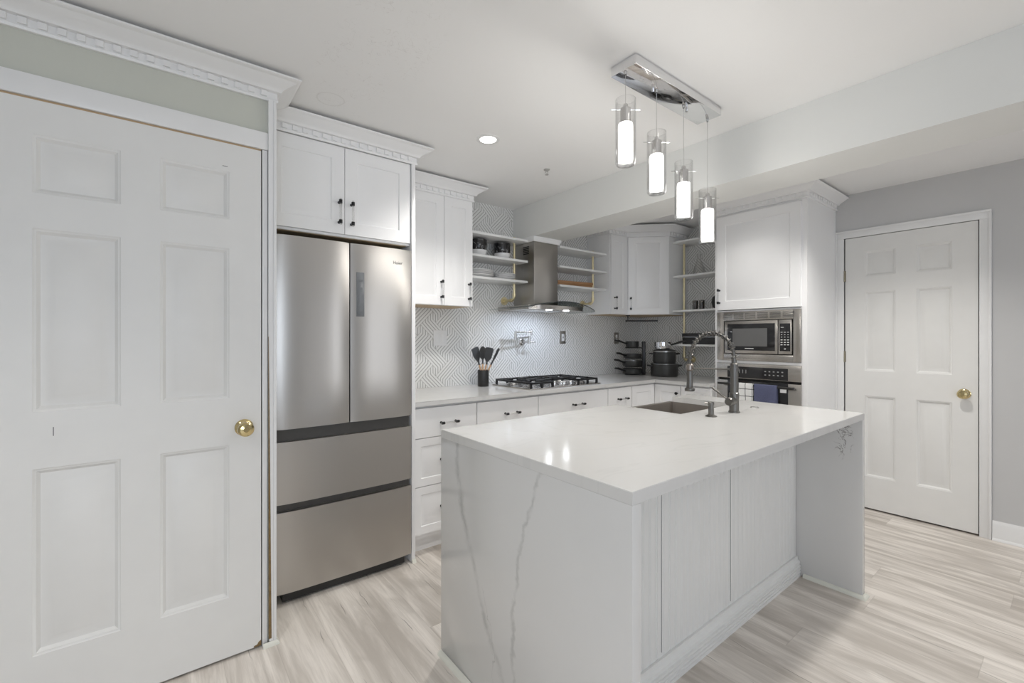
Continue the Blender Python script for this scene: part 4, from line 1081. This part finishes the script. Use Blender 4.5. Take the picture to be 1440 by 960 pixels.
# ------------------------------------------------------------------ pendant light
t = thing('pendant_light', 'four clear glass pendants hanging from a chrome ceiling plate', 'pendant light', (1.757, 1.118, 0))
b = MB(); b.box(-.328, .328, -.061, .061, CEIL-.040, CEIL-.001, .002);
cp = b.out('canopy', M['chrome'], t)
b = MB()
for x in (-.13, .13): b.lathe([(0, CEIL-.060), (.006, CEIL-.060), (.006, CEIL-.040)], c=(x, 0, 0), n=14)
b.out('canopy_screw', M['chrome'], cp)
tops = [2.219, 2.147, 2.072, 1.990]
for i, zt in enumerate(tops):
    px = -.313+i*.2087; zc = zt-.018
    b = MB(); b.cyl((px, 0, zc), (px, 0, CEIL-.041), .0011, n=6); b.lathe([(.0045, CEIL-.052), (.007, CEIL-.041), (0, CEIL-.041)], c=(px, 0, 0), n=14); b.out('cable', M['nickel'], t)
    b = MB(); b.lathe([(0, zc), (.008, zc), (.010, zc-.012), (.0205, zc-.018), (.0205, zc-.075), (0, zc-.075)], c=(px, 0, 0), n=24); cap = b.out('socket_cap', M['nickel'], t)
    b = MB(); q = (.0443, -.0346) ; b.cyl((px-.0443, .0346, zc-.022), (px+.0443, -.0346, zc-.022), .0022, n=8); b.out('cross_bar', M['chrome'], cap)
    b = MB(); r = .0395; zb = zt-.260
    b.lathe([(r, zt), (r, zb+.008), (r-.006, zb), (.002, zb)], c=(px, 0, 0), n=40)
    b.lathe([(r-.003, zt), (r-.003, zb+.010), (r-.008, zb+.004), (.002, zb+.004)], c=(px, 0, 0), n=40)
    b.lathe([(r-.003, zt), (r, zt)], c=(px, 0, 0), n=40); b.out('glass_cylinder', M['glass'], t)
    b = MB(); b.lathe([(0, zc-.076), (.0265, zc-.078), (.0285, zc-.084), (.0285, zb+.020), (.026, zb+.014), (0, zb+.014)], c=(px, 0, 0), n=32); b.out('bubble_diffuser', M['bubble'], t)
    l = bpy.data.lights.new('pendant_lamp', 'POINT'); l.energy = .7; l.color = (1, .97, .92); l.shadow_soft_size = .045
    o = bpy.data.objects.new('pendant_lamp', l); COL.objects.link(o); o.location = (1.757+px, 1.118, zb-.05); l.shadow_soft_size = .03

# ------------------------------------------------------------------ ceiling fittings
for i, (x, y) in enumerate(CAN_LIGHTS):
    lab = 'round recessed ceiling light above the wall cabinets' if i == 0 else 'round recessed ceiling light number out of view'
    if i == 0: lab = 'small round recessed light in the white ceiling'
    else: lab = ['', 'recessed ceiling light just above the camera', 'recessed light behind the camera near the middle', 'added recessed fill light behind the camera to the left', 'added recessed fill light near the right wall behind the camera', 'added recessed fill light over the left door side', 'added recessed fill light hidden behind the beam by the right door', 'recessed light hidden behind the beam by the oven cabinet'][i]
    t = thing('recessed_light', lab, 'ceiling light', (x, y, CEIL), 0, 'recessed ceiling lights')
    b = MB(); b.lathe([(.062, -.0005), (.064, -.004), (.058, -.006), (.046, -.005), (.044, -.0015)], n=36); b.out('trim_ring', M['trim'], t)
    b = MB(); b.lathe([(0, -.0030), (.043, -.0030), (.0445, -.0005)], n=32); b.out('lens', M['lamp'], t)
    l = bpy.data.lights.new('recessed_lamp', 'SPOT'); l.energy = CAN_POWER[i]; l.color = (1, .97, .925); l.spot_size = R(128); l.spot_blend = .85; l.shadow_soft_size = .05
    o = bpy.data.objects.new('recessed_lamp', l); COL.objects.link(o); o.location = (x, y, CEIL-.055)
t = thing('fire_sprinkler', 'small pendent fire sprinkler in the ceiling near the beam', 'sprinkler', (1.963, 2.147, CEIL))
b = MB(); b.lathe([(0, -.0005), (.020, -.0005), (.018, -.006), (.008, -.008), (.007, -.014), (0, -.014)], n=20); b.out('cup', M['sprink'], t)
b = MB(); b.tube([(-.007, 0, -.012), (-.010, 0, -.022), (0, 0, -.034)], .0016, 6); b.tube([(.007, 0, -.012), (.010, 0, -.022), (0, 0, -.034)], .0016, 6); b.lathe([(0, -.034), (.012, -.034), (.012, -.036), (0, -.036)], n=16); b.out('deflector', M['sprink'], t)
